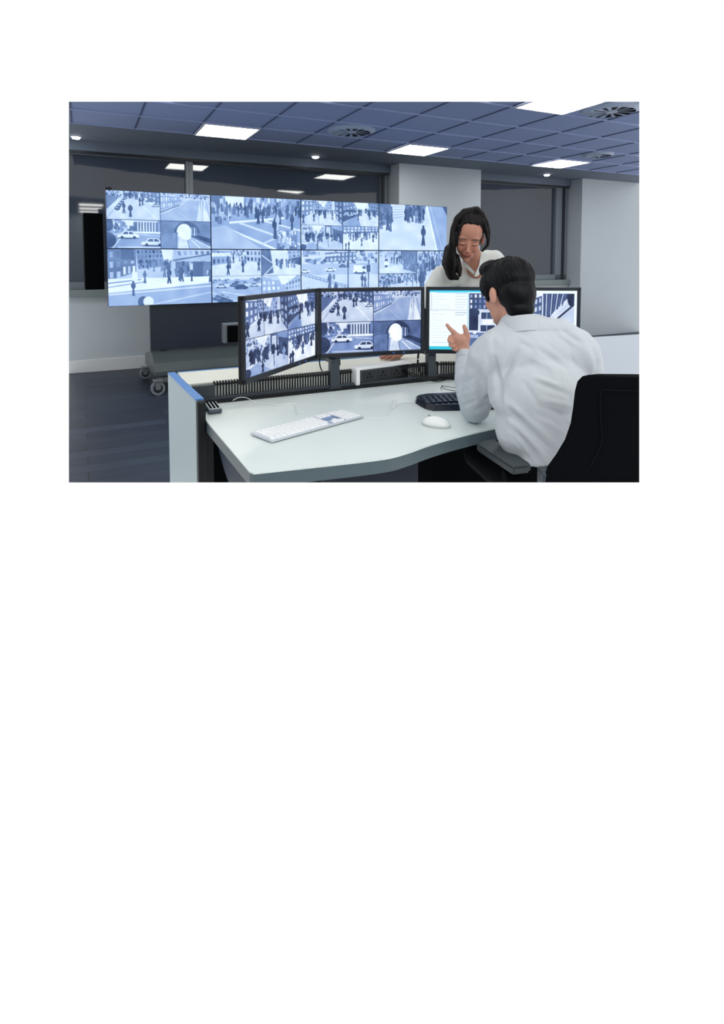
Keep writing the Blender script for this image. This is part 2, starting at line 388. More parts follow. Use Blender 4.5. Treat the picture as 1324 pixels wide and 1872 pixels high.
# ------------------------------------------------------------------ pictures shown on the screens
class Img:
    def __init__(s, w, h, bg=.7, seed=1):
        s.w, s.h = w * 2, h * 2; s.a = np.full((s.h, s.w), float(bg)); s.rng = np.random.RandomState(seed)
        yy, xx = np.mgrid[0:s.h, 0:s.w]; s.x = (xx + .5) / s.w; s.y = (yy + .5) / s.h; s.asp = w / h
    def grad(s, y0, y1, g0, g1):
        m = (s.y >= y0) & (s.y < y1); t = (s.y - y0) / (y1 - y0); s.a[m] = (g0 + (g1 - g0) * t)[m]
    def poly(s, pts, g, mask=False):
        ins = np.zeros_like(s.a, bool); n = len(pts)
        for i in range(n):
            x0, y0 = pts[i]; x1, y1 = pts[(i + 1) % n]
            if y0 == y1: continue
            c = ((s.y > y0) != (s.y > y1)) & (s.x < (x1 - x0) * (s.y - y0) / (y1 - y0) + x0); ins ^= c
        if mask: return ins
        s.a[ins] = g
    def rect(s, x0, y0, x1, y1, g): s.a[(s.x >= x0) & (s.x < x1) & (s.y >= y0) & (s.y < y1)] = g
    def ell(s, cx, cy, rx, ry, g): s.a[((s.x - cx) / rx) ** 2 + ((s.y - cy) / ry) ** 2 < 1] = g
    def line(s, x0, y0, x1, y1, w, g):
        dx, dy = (x1 - x0) * s.asp, y1 - y0; L = dx * dx + dy * dy + 1e-9
        t = np.clip(((s.x - x0) * s.asp * dx + (s.y - y0) * dy) / L, 0, 1)
        d = np.hypot((s.x - x0) * s.asp - t * dx, s.y - y0 - t * dy); s.a[d < w] = g
    def person(s, x, y, h, g=.12):
        a = s.asp; w = h / a
        s.ell(x, y - h * .92, w * .075, h * .085, g); s.ell(x, y - h * .66, w * .15, h * .22, g)
        k = s.rng.uniform(.03, .1)
        s.line(x, y - h * .5, x - w * k, y, h * .055, g); s.line(x, y - h * .5, x + w * k, y, h * .055, g)
    def crowd(s, n, x0, x1, y0, y1, h0, h1, g=(.05, .4)):
        ps = sorted([(s.rng.uniform(y0, y1), s.rng.uniform(x0, x1)) for _ in range(n)])
        for y, x in ps:
            t = (y - y0) / max(y1 - y0, 1e-6); s.person(x, y, h0 + (h1 - h0) * t, s.rng.uniform(*g))
    def facade(s, quad, g=.4, nx=6, ny=3, gw=.75, jitter=.2, fill=.5):
        (ax, ay), (bx, by), (cx, cy), (dx, dy) = quad   # TL TR BR BL
        s.poly(quad, g)
        for i in range(nx):
            for j in range(ny):
                u0, u1 = (i + .5 - fill / 2) / nx, (i + .5 + fill / 2) / nx; v0, v1 = (j + .22) / ny, (j + .8) / ny
                def P(u, v): return ((ax * (1 - u) + bx * u) * (1 - v) + (dx * (1 - u) + cx * u) * v, (ay * (1 - u) + by * u) * (1 - v) + (dy * (1 - u) + cy * u) * v)
                s.poly([P(u0, v0), P(u1, v0), P(u1, v1), P(u0, v1)], np.clip(gw + s.rng.uniform(-jitter, jitter), 0, 1))
    def car(s, x, y, w, g=.9, van=False):
        h = w * s.asp * (.5 if van else .34)
        s.ell(x, y + h * .08, w * .52, h * .16, .2)
        s.rect(x - w / 2, y - h * .45, x + w / 2, y, g); s.ell(x - w * .45, y - h * .22, w * .1, h * .24, g); s.ell(x + w * .45, y - h * .22, w * .1, h * .24, g)
        if van: s.rect(x - w * .5, y - h, x + w * .35, y - h * .3, g); s.rect(x + w * .2, y - h * .85, x + w * .42, y - h * .5, .2)
        else:
            s.poly([(x - w * .38, y - h * .42), (x - w * .2, y - h * .95), (x + w * .2, y - h * .95), (x + w * .38, y - h * .42)], g)
            s.poly([(x - w * .3, y - h * .48), (x - w * .17, y - h * .86), (x + w * .0, y - h * .86), (x + w * .0, y - h * .48)], .18)
            s.poly([(x + w * .04, y - h * .48), (x + w * .04, y - h * .86), (x + w * .17, y - h * .86), (x + w * .3, y - h * .48)], .18)
        for k in (-.3, .3): s.ell(x + k * w, y, w * .075, w * .075 * s.asp, .08)
    def clutter(s, n, x0, y0, x1, y1, sx=.02, sy=.05, g=(.1, .9)):
        for _ in range(n):
            x, y = s.rng.uniform(x0, x1), s.rng.uniform(y0, y1); a, b = s.rng.uniform(.3, 1) * sx, s.rng.uniform(.3, 1) * sy
            s.rect(x - a, y - b, x + a, y + b, s.rng.uniform(*g))
    def done(s, grain=.05):
        a = s.a + s.rng.normal(0, grain, s.a.shape)
        # slow blotches of tone
        n = s.rng.rand(7, 11); yi = s.y * 5.99; xi = s.x * 9.99; y0 = yi.astype(int); x0 = xi.astype(int); fy = yi - y0; fx = xi - x0
        b = n[y0, x0] * (1 - fx) * (1 - fy) + n[y0, x0 + 1] * fx * (1 - fy) + n[y0 + 1, x0] * (1 - fx) * fy + n[y0 + 1, x0 + 1] * fx * fy
        a = a + (b - .5) * .14
        return np.clip(a.reshape(s.h // 2, 2, s.w // 2, 2).mean((1, 3)), 0, 1)

def f_street(w, h):                      # busy street seen from above, parked cars on the left
    s = Img(w, h, .82, 3)
    s.clutter(150, 0, 0, 1, .22, .022, .07, (.05, .75)); s.poly([(0, .15), (.25, .2), (0, .75)], .35)
    s.poly([(.28, .2), (.7, .18), (1, .62), (1, 1), (0, 1), (0, .85)], .8)
    s.facade([(.7, 0), (1, 0), (1, .55), (.72, .25)], .28, 4, 3, .6)
    s.poly([(.7, .28), (1, .62), (1, .52), (.72, .2)], .9)
    s.line(.0, .98, .3, .3, .008, .4); s.line(.62, .4, .95, 1, .01, .98); s.line(.25, .25, 0, .7, .02, .85)
    for k in range(5): s.ell(.20 + .03 * k, .62 - .085 * k, .05 - .005 * k, .075 - .008 * k, .12); s.ell(.20 + .03 * k, .59 - .085 * k, .03, .03, .6)
    s.crowd(32, .32, .7, .12, .3, .12, .2, (.05, .35)); s.person(.32, .78, .38, .12); s.person(.44, .9, .42, .15); s.ell(.44, .6, .045, .11, .18)
    s.person(.62, .5, .3, .08); s.person(.67, .48, .26, .15); s.car(.8, .34, .14, .35); s.car(.92, .5, .16, .8)
    return s.done()
def f_road(w, h):                        # empty road curving away
    s = Img(w, h, .72, 4)
    s.clutter(60, 0, 0, 1, .14, .03, .05, (.2, .9)); s.facade([(0, .1), (.42, .12), (.42, .38), (0, .62)], .5, 9, 2, .8)
    s.rect(.4, .1, 1, .22, .75); s.clutter(40, .4, .05, 1, .16, .012, .04, (.1, .4))
    s.poly([(0, .72), (.4, .3), (.62, .22), (.78, .24), (.8, .5), (.7, 1), (0, 1)], .62)
    s.line(0, .7, .38, .42, .014, .2); s.line(0, .78, .36, .47, .008, .95); s.line(.38, .44, .5, .27, .01, .9)
    s.poly([(.8, .22), (1, .9), (1, 1), (.72, 1), (.78, .3)], .85)
    for k in range(4): s.line(.82 + .03 * k, .25, .74 + .09 * k, 1, .007, .3 if k % 2 else .97)
    s.line(.81, .1, .8, .6, .008, .25); s.line(.3, .6, .55, .95, .006, .75); s.line(.5, .55, .6, .8, .006, .72)
    return s.done()
def f_cars(w, h):                        # two pale cars before a colonnade
    s = Img(w, h, .45, 5)
    s.clutter(70, 0, 0, .5, .38, .025, .06, (.1, .95)); s.rect(.5, 0, .95, .42, .25)
    for k in range(7): s.rect(.56 + .055 * k, .05, .585 + .055 * k, .4, .85)
    s.rect(.5, 0, .95, .06, .8); s.poly([(.3, .0), (.5, 0), (.46, .3), (.4, .3)], .9); s.rect(.42, .2, .5, .36, .3)
    s.poly([(0, .5), (.5, .38), (1, .45), (1, 1), (0, 1)], .5); s.line(.0, .58, .4, .4, .012, .9); s.rect(.5, .4, 1, .47, .9); s.line(.5, .5, 1, .56, .01, .85)
    s.ell(0, .72, .17, .28, .14); s.line(.1, 1, .24, .66, .012, .95); s.rect(.2, .93, 1, 1, .7); s.ell(.02, .2, .1, .22, .18)
    s.car(.39, .62, .38, .93); s.car(.86, .88, .42, .88)
    return s.done()
def f_tunnel(w, h):                      # light at the mouth of a road tunnel
    s = Img(w, h, .34, 6)
    for k in range(9): s.line(0, .12 + .1 * k, .45, .0 + .06 * k, .006, .5)
    s.ell(.52, .42, .26, .42, .18); s.rect(.3, .42, .78, 1, .3)
    s.ell(.46, .4, .15, .32, .97); s.rect(.6, .2, .63, .5, .5); s.rect(.66, .22, .68, .52, .9); s.rect(.7, .25, .72, .5, .45)
    s.poly([(.33, .55), (.58, .55), (1, .92), (1, 1), (.28, 1)], .62); s.poly([(.36, .55), (.52, .55), (.56, 1), (.34, 1)], .85)
    s.line(.42, .5, .34, 1, .01, .98); s.line(.5, .5, .56, 1, .01, .2); s.line(.6, .68, .78, .98, .014, .98); s.line(.7, .68, 1, .96, .012, .9)
    s.ell(.5, .56, .1, .12, 1); s.poly([(0, .5), (.34, .4), (.3, 1), (0, 1)], .42); s.line(.3, .4, .3, 1, .012, .15)
    for k in range(6): s.line(.05 * k, .5 + .03 * k, .05 * k, 1, .004, .25)
    s.poly([(.62, .55), (1, .8), (1, .62), (.75, .5)], .12)
    return s.done()
def f_cross(w, h):                       # wide pedestrian crossroads
    s = Img(w, h, .52, 8)
    s.clutter(150, 0, 0, 1, .3, .02, .08, (.1, .9)); s.rect(.15, 0, .35, .2, .92); s.rect(.0, 0, .12, .35, .25); s.clutter(30, 0, .1, .2, .5, .02, .08, (.2, .8))
    s.poly([(.2, .42), (1, .35), (1, 1), (.1, 1)], .5); s.line(.2, .5, .8, .38, .02, .92); s.line(.15, .6, .7, 1, .022, .9); s.line(.3, .5, 1, .9, .02, .8); s.line(.5, .42, 1, .62, .016, .86)
    s.poly([(0, .6), (.15, .55), (.55, 1), (0, 1)], .66); s.line(.55, .9, .95, .6, .016, .8)
    s.crowd(45, .1, 1, .22, .4, .12, .22, (.05, .35)); s.person(.51, .5, .28, .1); s.person(.56, .48, .26, .12); s.person(.7, .78, .4, .1); s.person(.76, .5, .3, .15); s.person(.73, .62, .3, .7); s.person(.9, .6, .3, .12)
    s.rect(.72, .63, .96, 1, .3); s.clutter(90, .74, .66, .94, .98, .02, .05, (.1, 1))
    return s.done()
def f_shop(w, h, seed=9):                # shopping street with bare tree
    s = Img(w, h, .8, seed)
    s.facade([(.25, 0), (.75, 0), (.72, .45), (.3, .42)], .6, 9, 4, .35, .3); s.poly([(.35, 0), (.62, 0), (.55, .28)], .92)
    s.facade([(0, 0), (.28, .05), (.28, .55), (0, .72)], .35, 3, 3, .75, .25); s.facade([(.8, 0), (1, 0), (1, 1), (.84, .7)], .2, 2, 4, .6)
    s.poly([(.0, .75), (.3, .5), (.78, .48), (.86, 1), (0, 1)], .84)
    for k in range(8): s.line(.0, .72 + .04 * k, .4, .66 + .04 * k, .004, .55)
    s.line(.4, .0, .42, 1, .007, .1); s.line(.41, .35, .3, .05, .005, .15); s.line(.41, .3, .52, .05, .005, .15); s.line(.41, .2, .36, .02, .004, .2)
    s.crowd(34, .3, .85, .46, .62, .12, .24, (.05, .35)); s.person(.58, .72, .26, .08); s.person(.55, .7, .26, .1); s.person(.75, .75, .3, .15); s.person(.3, .85, .32, .12); s.person(.05, .95, .4, .12)
    return s.done()
def f_bus(w, h, seed=10):                # street with kiosk and shoppers
    s = Img(w, h, .85, seed)
    s.facade([(0, 0), (.3, 0), (.42, .35), (0, .6)], .35, 4, 3, .65); s.facade([(.7, 0), (1, 0), (1, .55), (.74, .35)], .45, 4, 4, .2)
    s.poly([(.3, 0), (.7, 0), (.6, .3), (.45, .32)], .95); s.poly([(0, .35), (.36, .3), (.4, .55), (.0, .85)], .14); s.clutter(20, .02, .42, .36, .6, .03, .05, (.4, .95))
    s.line(0, .88, .42, .55, .012, .25); s.poly([(0, .92), (.4, .58), (.5, 1), (0, 1)], .5)
    s.crowd(26, .42, .95, .38, .62, .16, .3, (.05, .3)); s.person(.75, .7, .34, .1); s.person(.8, .68, .3, .6); s.person(.42, .75, .3, .08)
    return s.done()
def f_sign(w, h, seed=11):               # crowd beside an upright signboard
    s = Img(w, h, .8, seed)
    s.clutter(70, 0, 0, .55, .42, .02, .06, (.1, .85)); s.poly([(.2, 0), (.5, 0), (.42, .3)], .93)
    s.poly([(0, .6), (.4, .45), (1, .75), (1, 1), (0, 1)], .76); s.poly([(0, .85), (.25, .7), (.6, 1), (0, 1)], .6); s.line(0, .8, .3, .64, .012, .98)
    s.rect(.56, .0, .74, .48, .3); s.rect(.6, .06, .7, .4, .85); s.clutter(8, .62, .1, .68, .36, .02, .01, (.3, .6))
    s.poly([(.74, .0), (1, .1), (1, .75), (.78, .6)], .22); s.poly([(.72, 0), (1, .0), (1, .22), (.76, .12)], .5)
    s.crowd(34, .1, .95, .45, .72, .22, .34, (.04, .32)); s.person(.38, .98, .26, .1); s.person(.9, .8, .36, .6); s.line(.64, .5, .65, .9, .01, .15); s.ell(.04, .9, .08, .12, .12)
    return s.done()
def f_plaza(w, h, seed=12):              # bright plaza
    s = Img(w, h, .92, seed)
    s.facade([(0, 0), (1, 0), (1, .2), (0, .28)], .4, 10, 2, .85, .15); s.line(0, .3, 1, .22, .02, .2); s.clutter(20, 0, .28, 1, .36, .02, .04, (.2, .6))
    s.crowd(22, .15, .95, .4, .66, .22, .36, (.05, .35)); s.person(.52, .82, .36, .25); s.person(.16, .98, .34, .1); s.person(.08, 1., .3, .15)
    return s.done()
def f_walker(w, h):                      # lone walker on pale paving
    s = Img(w, h, .84, 13)
    s.poly([(0, 0), (.16, 0), (.2, .38), (0, .5)], .25); s.clutter(24, 0, .1, .18, .55, .03, .07, (.1, .5)); s.rect(.2, 0, .34, .3, .85)
    for k in range(5): s.line(.2, .05 + .06 * k, .34, .04 + .055 * k, .006, .45)
    s.poly([(.36, 0), (.68, 0), (.66, .12), (.36, .14)], .5); s.poly([(.68, 0), (1, 0), (1, 1), (.86, 1)], .55); s.line(.69, 0, .85, 1, .02, .97); s.line(.74, 0, .94, 1, .008, .75)
    s.poly([(.93, 0), (1, 0), (1, .2)], .15); s.crowd(40, .36, .66, .12, .4, .18, .28, (.05, .4)); s.person(.12, .55, .4, .12); s.person(.16, .58, .34, .2)
    s.person(.64, .88, .44, .08)
    return s.done()
def f_zebra(w, h):                       # pedestrians crossing a shopping street
    s = Img(w, h, .72, 14)
    s.facade([(.0, 0), (.26, 0), (.26, .5), (0, .55)], .3, 4, 3, .5, .25); s.rect(.12, .0, .24, .18, .2); s.facade([(.13, .26), (.26, .25), (.26, .45), (.13, .5)], .3, 3, 1, .9)
    s.facade([(.26, 0), (.56, .0), (.54, .3), (.28, .36)], .42, 8, 4, .2, .2); s.poly([(.5, 0), (.62, 0), (.6, .22), (.53, .22)], .92)
    s.poly([(.62, 0), (1, 0), (1, .2), (.64, .25)], .65); s.facade([(.64, 0), (1, 0), (1, .1), (.66, .14)], .7, 6, 1, .4); s.line(.62, .2, 1, .08, .014, .25); s.rect(.64, .22, 1, .52, .3); s.clutter(30, .64, .22, 1, .5, .02, .08, (.1, .8)); s.rect(.82, .22, .92, .5, .18)
    s.poly([(.28, .4), (.62, .3), (.64, .5), (.0, .55)], .7); s.poly([(0, .52), (1, .5), (1, .64), (0, .76)], .95); s.poly([(0, .78), (1, .62), (1, 1), (0, 1)], .55)
    s.line(0, .8, 1, .68, .012, .85); s.line(.4, 1, 1, .8, .012, .75); s.line(0, .6, .3, .54, .012, .45); s.line(.0, .67, .35, .58, .01, .5); s.rect(.22, .4, .27, .58, .9)
    s.crowd(26, .3, .6, .26, .4, .1, .16, (.08, .4)); s.person(.34, .6, .22, .25); s.person(.575, .61, .28, .1); s.person(.57, .5, .26, .2); s.person(.7, .58, .26, .12); s.person(.68, .56, .24, .2); s.person(.8, .58, .2, .1); s.person(.99, .6, .24, .15); s.person(.53, .5, .22, .3)
    s.person(.23, .82, .26, .2); s.ell(.32, .94, .05, .1, .18); s.ell(.37, .94, .05, .09, .9)
    return s.done()
def f_cyclists(w, h):
    s = Img(w, h, .85, 15)
    s.facade([(0, 0), (.35, .05), (.35, .5), (0, .6)], .5, 4, 2, .25, .2); s.poly([(0, .12), (.36, .1), (.4, .24), (0, .26)], .9); s.facade([(.68, .0), (1, 0), (1, .5), (.7, .45)], .7, 4, 2, .15, .2); s.clutter(50, .35, 0, .7, .4, .02, .06, (.2, .8))
    s.person(.32, .95, .45, .1); s.person(.36, .7, .36, .15); s.person(.62, .85, .44, .12); s.person(.95, .8, .4, .15); s.crowd(8, .3, .7, .4, .55, .2, .3); return s.done()
def f_awning(w, h):
    s = Img(w, h, .88, 16)
    s.poly([(0, 0), (.22, 0), (.3, .9), (0, 1)], .25); s.line(.0, .2, .26, .5, .02, .8); s.line(.05, 1, .3, .6, .02, .85); s.poly([(.7, .35), (1, .2), (1, .6), (.75, .5)], .15); s.facade([(.65, 0), (1, 0), (1, .25), (.68, .35)], .6, 3, 2, .4)
    s.crowd(24, .36, .95, .5, .75, .2, .34, (.05, .4)); return s.done()
def f_carpark(w, h):
    s = Img(w, h, .6, 17)
    s.rect(0, 0, 1, .14, .85); s.clutter(40, 0, .1, 1, .34, .05, .05, (.2, .7)); s.rect(.1, .3, 1, .4, .8)
    for x, y, w_, g in ((.18, .42, .24, .8), (.45, .38, .2, .3), (.58, .48, .26, .15), (.85, .4, .2, .75), (.15, .88, .3, .3), (.25, .98, .3, .2)): s.car(x, y, w_, g)
    s.line(.2, .6, .9, .85, .012, .9); s.line(0, .62, .5, .98, .012, .85); s.rect(.8, .84, 1, 1, .9); return s.done()
def f_terrace(w, h):
    s = Img(w, h, .6, 18)
    s.poly([(0, 0), (.5, 0), (.5, .3)], .75); s.facade([(0, .15), (.45, .2), (.5, .8), (0, .9)], .55, 4, 3, .85); s.facade([(.6, .3), (1, .05), (1, .8), (.6, .75)], .7, 5, 3, .35); s.poly([(.4, 0), (.9, 0), (.6, .35), (.5, .35)], .95); s.poly([(0, .88), (1, .78), (1, 1), (0, 1)], .7); return s.done()
def f_junction(w, h):                    # road junction with a white van
    s = Img(w, h, .8, 19)
    s.clutter(120, 0, 0, 1, .28, .03, .05, (.1, .85)); s.facade([(.3, .05), (.7, .02), (.7, .2), (.3, .24)], .3, 8, 2, .75); s.line(0, .16, .45, .08, .02, .85); s.poly([(.0, .28), (1, .26), (1, .5), (0, .5)], .66)
    s.car(.36, .42, .13, .95); s.car(.52, .34, .1, .3); s.car(.75, .46, .17, .97, True); s.car(.04, .45, .12, .9); s.line(.0, .5, .6, .78, .012, .5); s.line(.0, .46, .6, .74, .008, .45)
    for k in range(12): s.line(.05 + .045 * k, .48 + .022 * k, .05 + .045 * k, .54 + .022 * k, .005, .3)
    s.line(.59, 0, .59, .8, .012, .15); s.rect(.575, .22, .605, .36, .12); s.line(.87, .2, .86, 1, .014, .2); s.rect(.84, .3, .89, .45, .15)
    s.poly([(0, .8), (.1, .76), (.15, 1), (0, 1)], .3)
    for k in range(4): s.line(0, .8 + .06 * k, .15, .78 + .06 * k, .01, .85)
    s.person(.35, .78, .3, .15); s.person(.36, .72, .24, .25); s.person(.43, .96, .3, .15); s.person(.19, 1., .22, .15); s.person(.78, .76, .26, .15); s.person(.82, .78, .24, .2); s.rect(.39, .5, .42, .6, .3)
    return s.done()
def f_corner(w, h):
    s = Img(w, h, .75, 20)
    s.clutter(60, 0, 0, 1, .3, .03, .06, (.1, .85)); s.rect(.12, .3, .25, .62, .9); s.rect(.14, .34, .23, .46, .25); s.ell(.18, .68, .04, .05, .1); s.poly([(.6, 0), (1, 0), (1, 1), (.64, .8)], .3); s.clutter(30, .62, .1, .98, .8, .02, .1, (.2, .6)); s.poly([(.0, .8), (.6, .6), (.65, 1), (0, 1)], .85); s.crowd(12, .3, .6, .4, .6, .2, .3); return s.done()
def f_trees(w, h):
    s = Img(w, h, .75, 21)
    s.clutter(150, 0, 0, 1, .5, .03, .08, (.1, .7)); s.poly([(0, .55), (1, .3), (1, 1), (0, 1)], .8); s.crowd(14, 0, 1, .3, .6, .2, .3); s.person(.12, .95, .5, .15); s.person(.2, .9, .45, .2); return s.done()

def compose(w, h, cells, gap=.006):
    out = np.full((h, w), .1)
    for (x0, y0, x1, y1, fn) in cells:
        a0, a1 = int(round((x0 + gap / 2) * w)), int(round((x1 - gap / 2) * w)); b0, b1 = int(round((y0 + gap) * h)), int(round((y1 - gap) * h))
        out[b0:b1, a0:a1] = fn(a1 - a0, b1 - b0)
    return out
def tone(g, lo, mid, hi):
    lo, mid, hi = [np.array(c) / 255 for c in (lo, mid, hi)]
    g = g[..., None]; c = np.where(g < .5, lo + (mid - lo) * g * 2, mid + (hi - mid) * (g - .5) * 2)
    return np.where(c <= .04045, c / 12.92, ((c + .055) / 1.055) ** 2.4)
def screen(name, quad, rgb, m, parent):
    """a screen surface TL TR BR BL carrying its picture as a colour on the mesh"""
    h, w = rgb.shape[:2]; TL, TR, BR, BL = [np.array(p) for p in quad]
    u = np.linspace(0, 1, w)[None, :, None]; v = np.linspace(0, 1, h)[:, None, None]
    P = (TL * (1 - u) + TR * u) * (1 - v) + (BL * (1 - u) + BR * u) * v
    me = bpy.data.meshes.new(name); idx = np.arange(w * h).reshape(h, w)
    f = np.stack([idx[:-1, :-1], idx[1:, :-1], idx[1:, 1:], idx[:-1, 1:]], -1).reshape(-1, 4)
    me.vertices.add(w * h); me.vertices.foreach_set('co', P.reshape(-1).astype(np.float32))
    me.loops.add(f.size); me.loops.foreach_set('vertex_index', f.reshape(-1).astype(np.int32))
    me.polygons.add(len(f)); me.polygons.foreach_set('loop_start', np.arange(0, f.size, 4, dtype=np.int32))
    me.update(calc_edges=True)
    at_ = me.attributes.new('picture', 'FLOAT_COLOR', 'POINT')
    at_.data.foreach_set('color', np.concatenate([rgb, np.ones((h, w, 1))], -1).reshape(-1).astype(np.float32))
    me.materials.append(m)
    o = bpy.data.objects.new(name, me); COL.objects.link(o); o.parent = parent; o.matrix_parent_inverse = world_of(parent).inverted()
    return o

# ------------------------------------------------------------------ video wall on its wheeled stand
M_ws = screen_mat('video wall picture', WALL_SCREEN); M_ds = screen_mat('desk monitor picture', DESK_SCREEN)
VW0 = V(-2.43, 5.60, 0); VA = math.atan2(1.617, 3.176)
VU = V(math.cos(VA), math.sin(VA), 0); VN = V(math.sin(VA), -math.cos(VA), 0); VR = rotz(VA)
PW, PH, VZ0 = 1.022, .575, .872
def vp(s, t, z): return VW0 + VU * s + VN * t + V(0, 0, z)
feeds = {
 (0, 0): ([(0, 0, .5, .5, f_street), (.5, 0, 1, .5, f_road), (0, .5, .5, 1, f_cars), (.5, .5, 1, 1, f_tunnel)], 'upper row leftmost video wall display with four street feeds incl. a tunnel mouth'),
 (0, 1): ([(0, 0, 1, 1, f_cross)], 'upper row video wall display showing one wide pedestrian crossroads'),
 (0, 2): ([(0, 0, .52, .5, f_shop), (.52, 0, 1, .5, f_bus), (0, .5, .52, 1, f_sign), (.52, .5, 1, 1, f_plaza)], 'upper row video wall display split into four crowded shopping street feeds'),
 (0, 3): ([(0, 0, 1, 1, f_walker)], 'upper row rightmost video wall display with a lone walker on pale paving'),
 (1, 0): ([(0, 0, 1, 1, f_zebra)], 'lower row leftmost video wall display with pedestrians crossing a shopping street'),
 (1, 1): ([(0, 0, .54, .5, f_cyclists), (.54, 0, 1, .5, f_awning), (0, .5, .54, 1, f_carpark), (.54, .5, 1, 1, f_terrace)], 'lower row video wall display with four feeds incl. parked cars and house fronts'),
 (1, 2): ([(0, 0, 1, 1, f_junction)], 'lower row video wall display showing a road junction with a white van'),
 (1, 3): ([(0, 0, .55, .5, f_corner), (.55, 0, 1, 1, f_trees), (0, .5, .55, 1, f_trees)], 'lower row rightmost video wall display partly hidden by the standing woman')}
for (r, c), (cells, lb) in feeds.items():
    z1 = VZ0 + PH * (2 - r); z0 = z1 - PH; s0 = PW * c
    t = thing('video_wall_display', vp(s0 + PW / 2, -.04, z0), lb, 'display', 'video wall displays')
    b = MB(); b.box(vp(s0 + PW / 2, -.045, (z0 + z1) / 2), (PW - .002, .08, PH - .002), VR, .003); link('housing', b, M_black, t)
    g = .004
    q = [vp(s0 + g, .0, z1 - g), vp(s0 + PW - g, .0, z1 - g), vp(s0 + PW - g, .0, z0 + g), vp(s0 + g, .0, z0 + g)]
    w = [300, 270, 240, 210][c]; im = compose(w, int(w * .5625), cells)
    screen('screen', q, tone(im, (42, 68, 112), (134, 164, 212), (222, 240, 255)), M_ws, t)
st = thing('video_wall_stand', vp(2, -.1, 0), 'dark wheeled stand carrying the wall of eight displays', 'stand')
b = MB(); b.box(vp(2.05, -.10, .64), (3.3, .05, .50), VR, .004); link('front_panel', b, mat('dark blue grey panel', (24, 36, 52), .4), st)
b = MB()
prof = [(-.02, .385), (.03, .365), (.17, .30), (.22, .22), (.22, .185), (-.55, .185), (-.55, .30), (-.1, .385)]
b.loft([[vp(s, t_, z) for t_, z in prof] for s in (.40, 3.7)]); link('base_skirt', b, mat('grey green skirt', (70, 80, 82), .35), st, True, 30)
b = MB(); b.box(vp(2.05, .10, .12), (3.2, .06, .05), VR, .004).box(vp(2.05, -.5, .12), (3.2, .06, .05), VR, .004); link('lower_bar', b, M_grey, st)
b = MB(); b.box(vp(-.10, -.45, 1.42), (.18, .30, .78), VR, .006); link('rear_cabinet', b, M_blackm, st)
b = MB(); b.box(vp(.03, -.03, 2.03), (.06, .06, .03), VR, .003); link('top_bracket', b, M_black, st)
for us in (.55, 2.0, 3.5): link('upright', MB().box(vp(us, -.25, .95), (.06, .06, 1.6), VR), M_black, st)
def caster(p, r):
    f = MB(); f.box(p + V(0, 0, 2 * r + .01), (.09, .09, .016), VR, .003)
    f.box(p + VN * .028 + V(0, 0, r * 1.45), (.05, .008, r * 1.2), VR).box(p - VN * .028 + V(0, 0, r * 1.45), (.05, .008, r * 1.2), VR)
    o = link('caster', f, M_grey, st)
    w = MB(); w.cone(p - VN * .019 + V(0, 0, r), p + VN * .019 + V(0, 0, r), r, r, 28); link('wheel', w, mat('grey tyre', (120, 128, 138), .6), o)
    w = MB(); w.cone(p - VN * .021 + V(0, 0, r), p + VN * .021 + V(0, 0, r), r * .66, r * .66, 24); link('wheel_disc', w, mat('dark wheel disc', (26, 30, 36), .4), o)
    w = MB(); w.cone(p - VN * .031 + V(0, 0, r), p + VN * .034 + V(0, 0, r), r * .22, r * .22, 16); link('axle', w, M_grey, o)
pc = at(289, 722, z=0); caster(pc, .068)
pc2 = at(266, 692, z=0); caster(pc2, .06)
caster(pc + VU * 3.1, .068); caster(pc2 + VU * 3.4, .06)
# small box fixed in front of the stand
pb_ = at(424, 626, Y=5.55)
t = thing('equipment_box', pb_, 'small grey-rimmed black box in front of the dark stand panel, beside the left monitor', 'box')
b = MB(); c0 = at(425, 608, Y=5.55); b.box(c0, (.19, .10, .19), VR, .008); link('housing', b, mat('grey box rim', (104, 112, 118), .4), t)
b = MB(); b.box(c0 + VN * .05 + V(.012, 0, -.006), (.15, .012, .165), VR, .004); link('recess', b, M_blackm, t)
b = MB(); b.cone(c0 - VN * .04, c0 - VN * .22, .015); link('bracket', b, M_grey, t)

# ------------------------------------------------------------------ control desk
DA = math.radians(24.5); DU = V(math.cos(DA), math.sin(DA), 0); DW = V(-math.sin(DA), math.cos(DA), 0); DR = rotz(DA)
R0 = V(-.618, 2.379, 0)
BEND = 1.16
A2 = math.radians(-2); DU2 = V(math.cos(A2), math.sin(A2), 0); DW2 = V(-math.sin(A2), math.cos(A2), 0)
def dp(a, w, z=0):
    if a <= BEND: return R0 + DU * a + DW * w + V(0, 0, z)
    B0 = R0 + DU * BEND
    return B0 + DU2 * (a - BEND) + DW2 * w + V(0, 0, z)
def bent(w0, w1, z0, z1, a0=0.0, a1=1.88, mb=None):
    mb = mb or MB(); mid = math.radians(11.25); k = 1 / math.cos(math.radians(13.25))
    dm = V(-math.sin(mid), math.cos(mid), 0) * k; B0 = R0 + DU * BEND
    sec = [lambda w, z: R0 + DU * a0 + DW * w + V(0, 0, z), lambda w, z: B0 + dm * w + V(0, 0, z), lambda w, z: B0 + DU2 * (a1 - BEND) + DW2 * w + V(0, 0, z)]
    mb.loft([[f(w0, z0), f(w1, z0), f(w1, z1), f(w0, z1)] for f in sec]); return mb
ZS = .82
desk = thing('control_desk', V(0, 2.3, 0), 'white curved-front control room desk with blue-edged side panel and raised rear shelf', 'desk')
back_a, back_b = dp(0, 0), dp(1.88, 0)
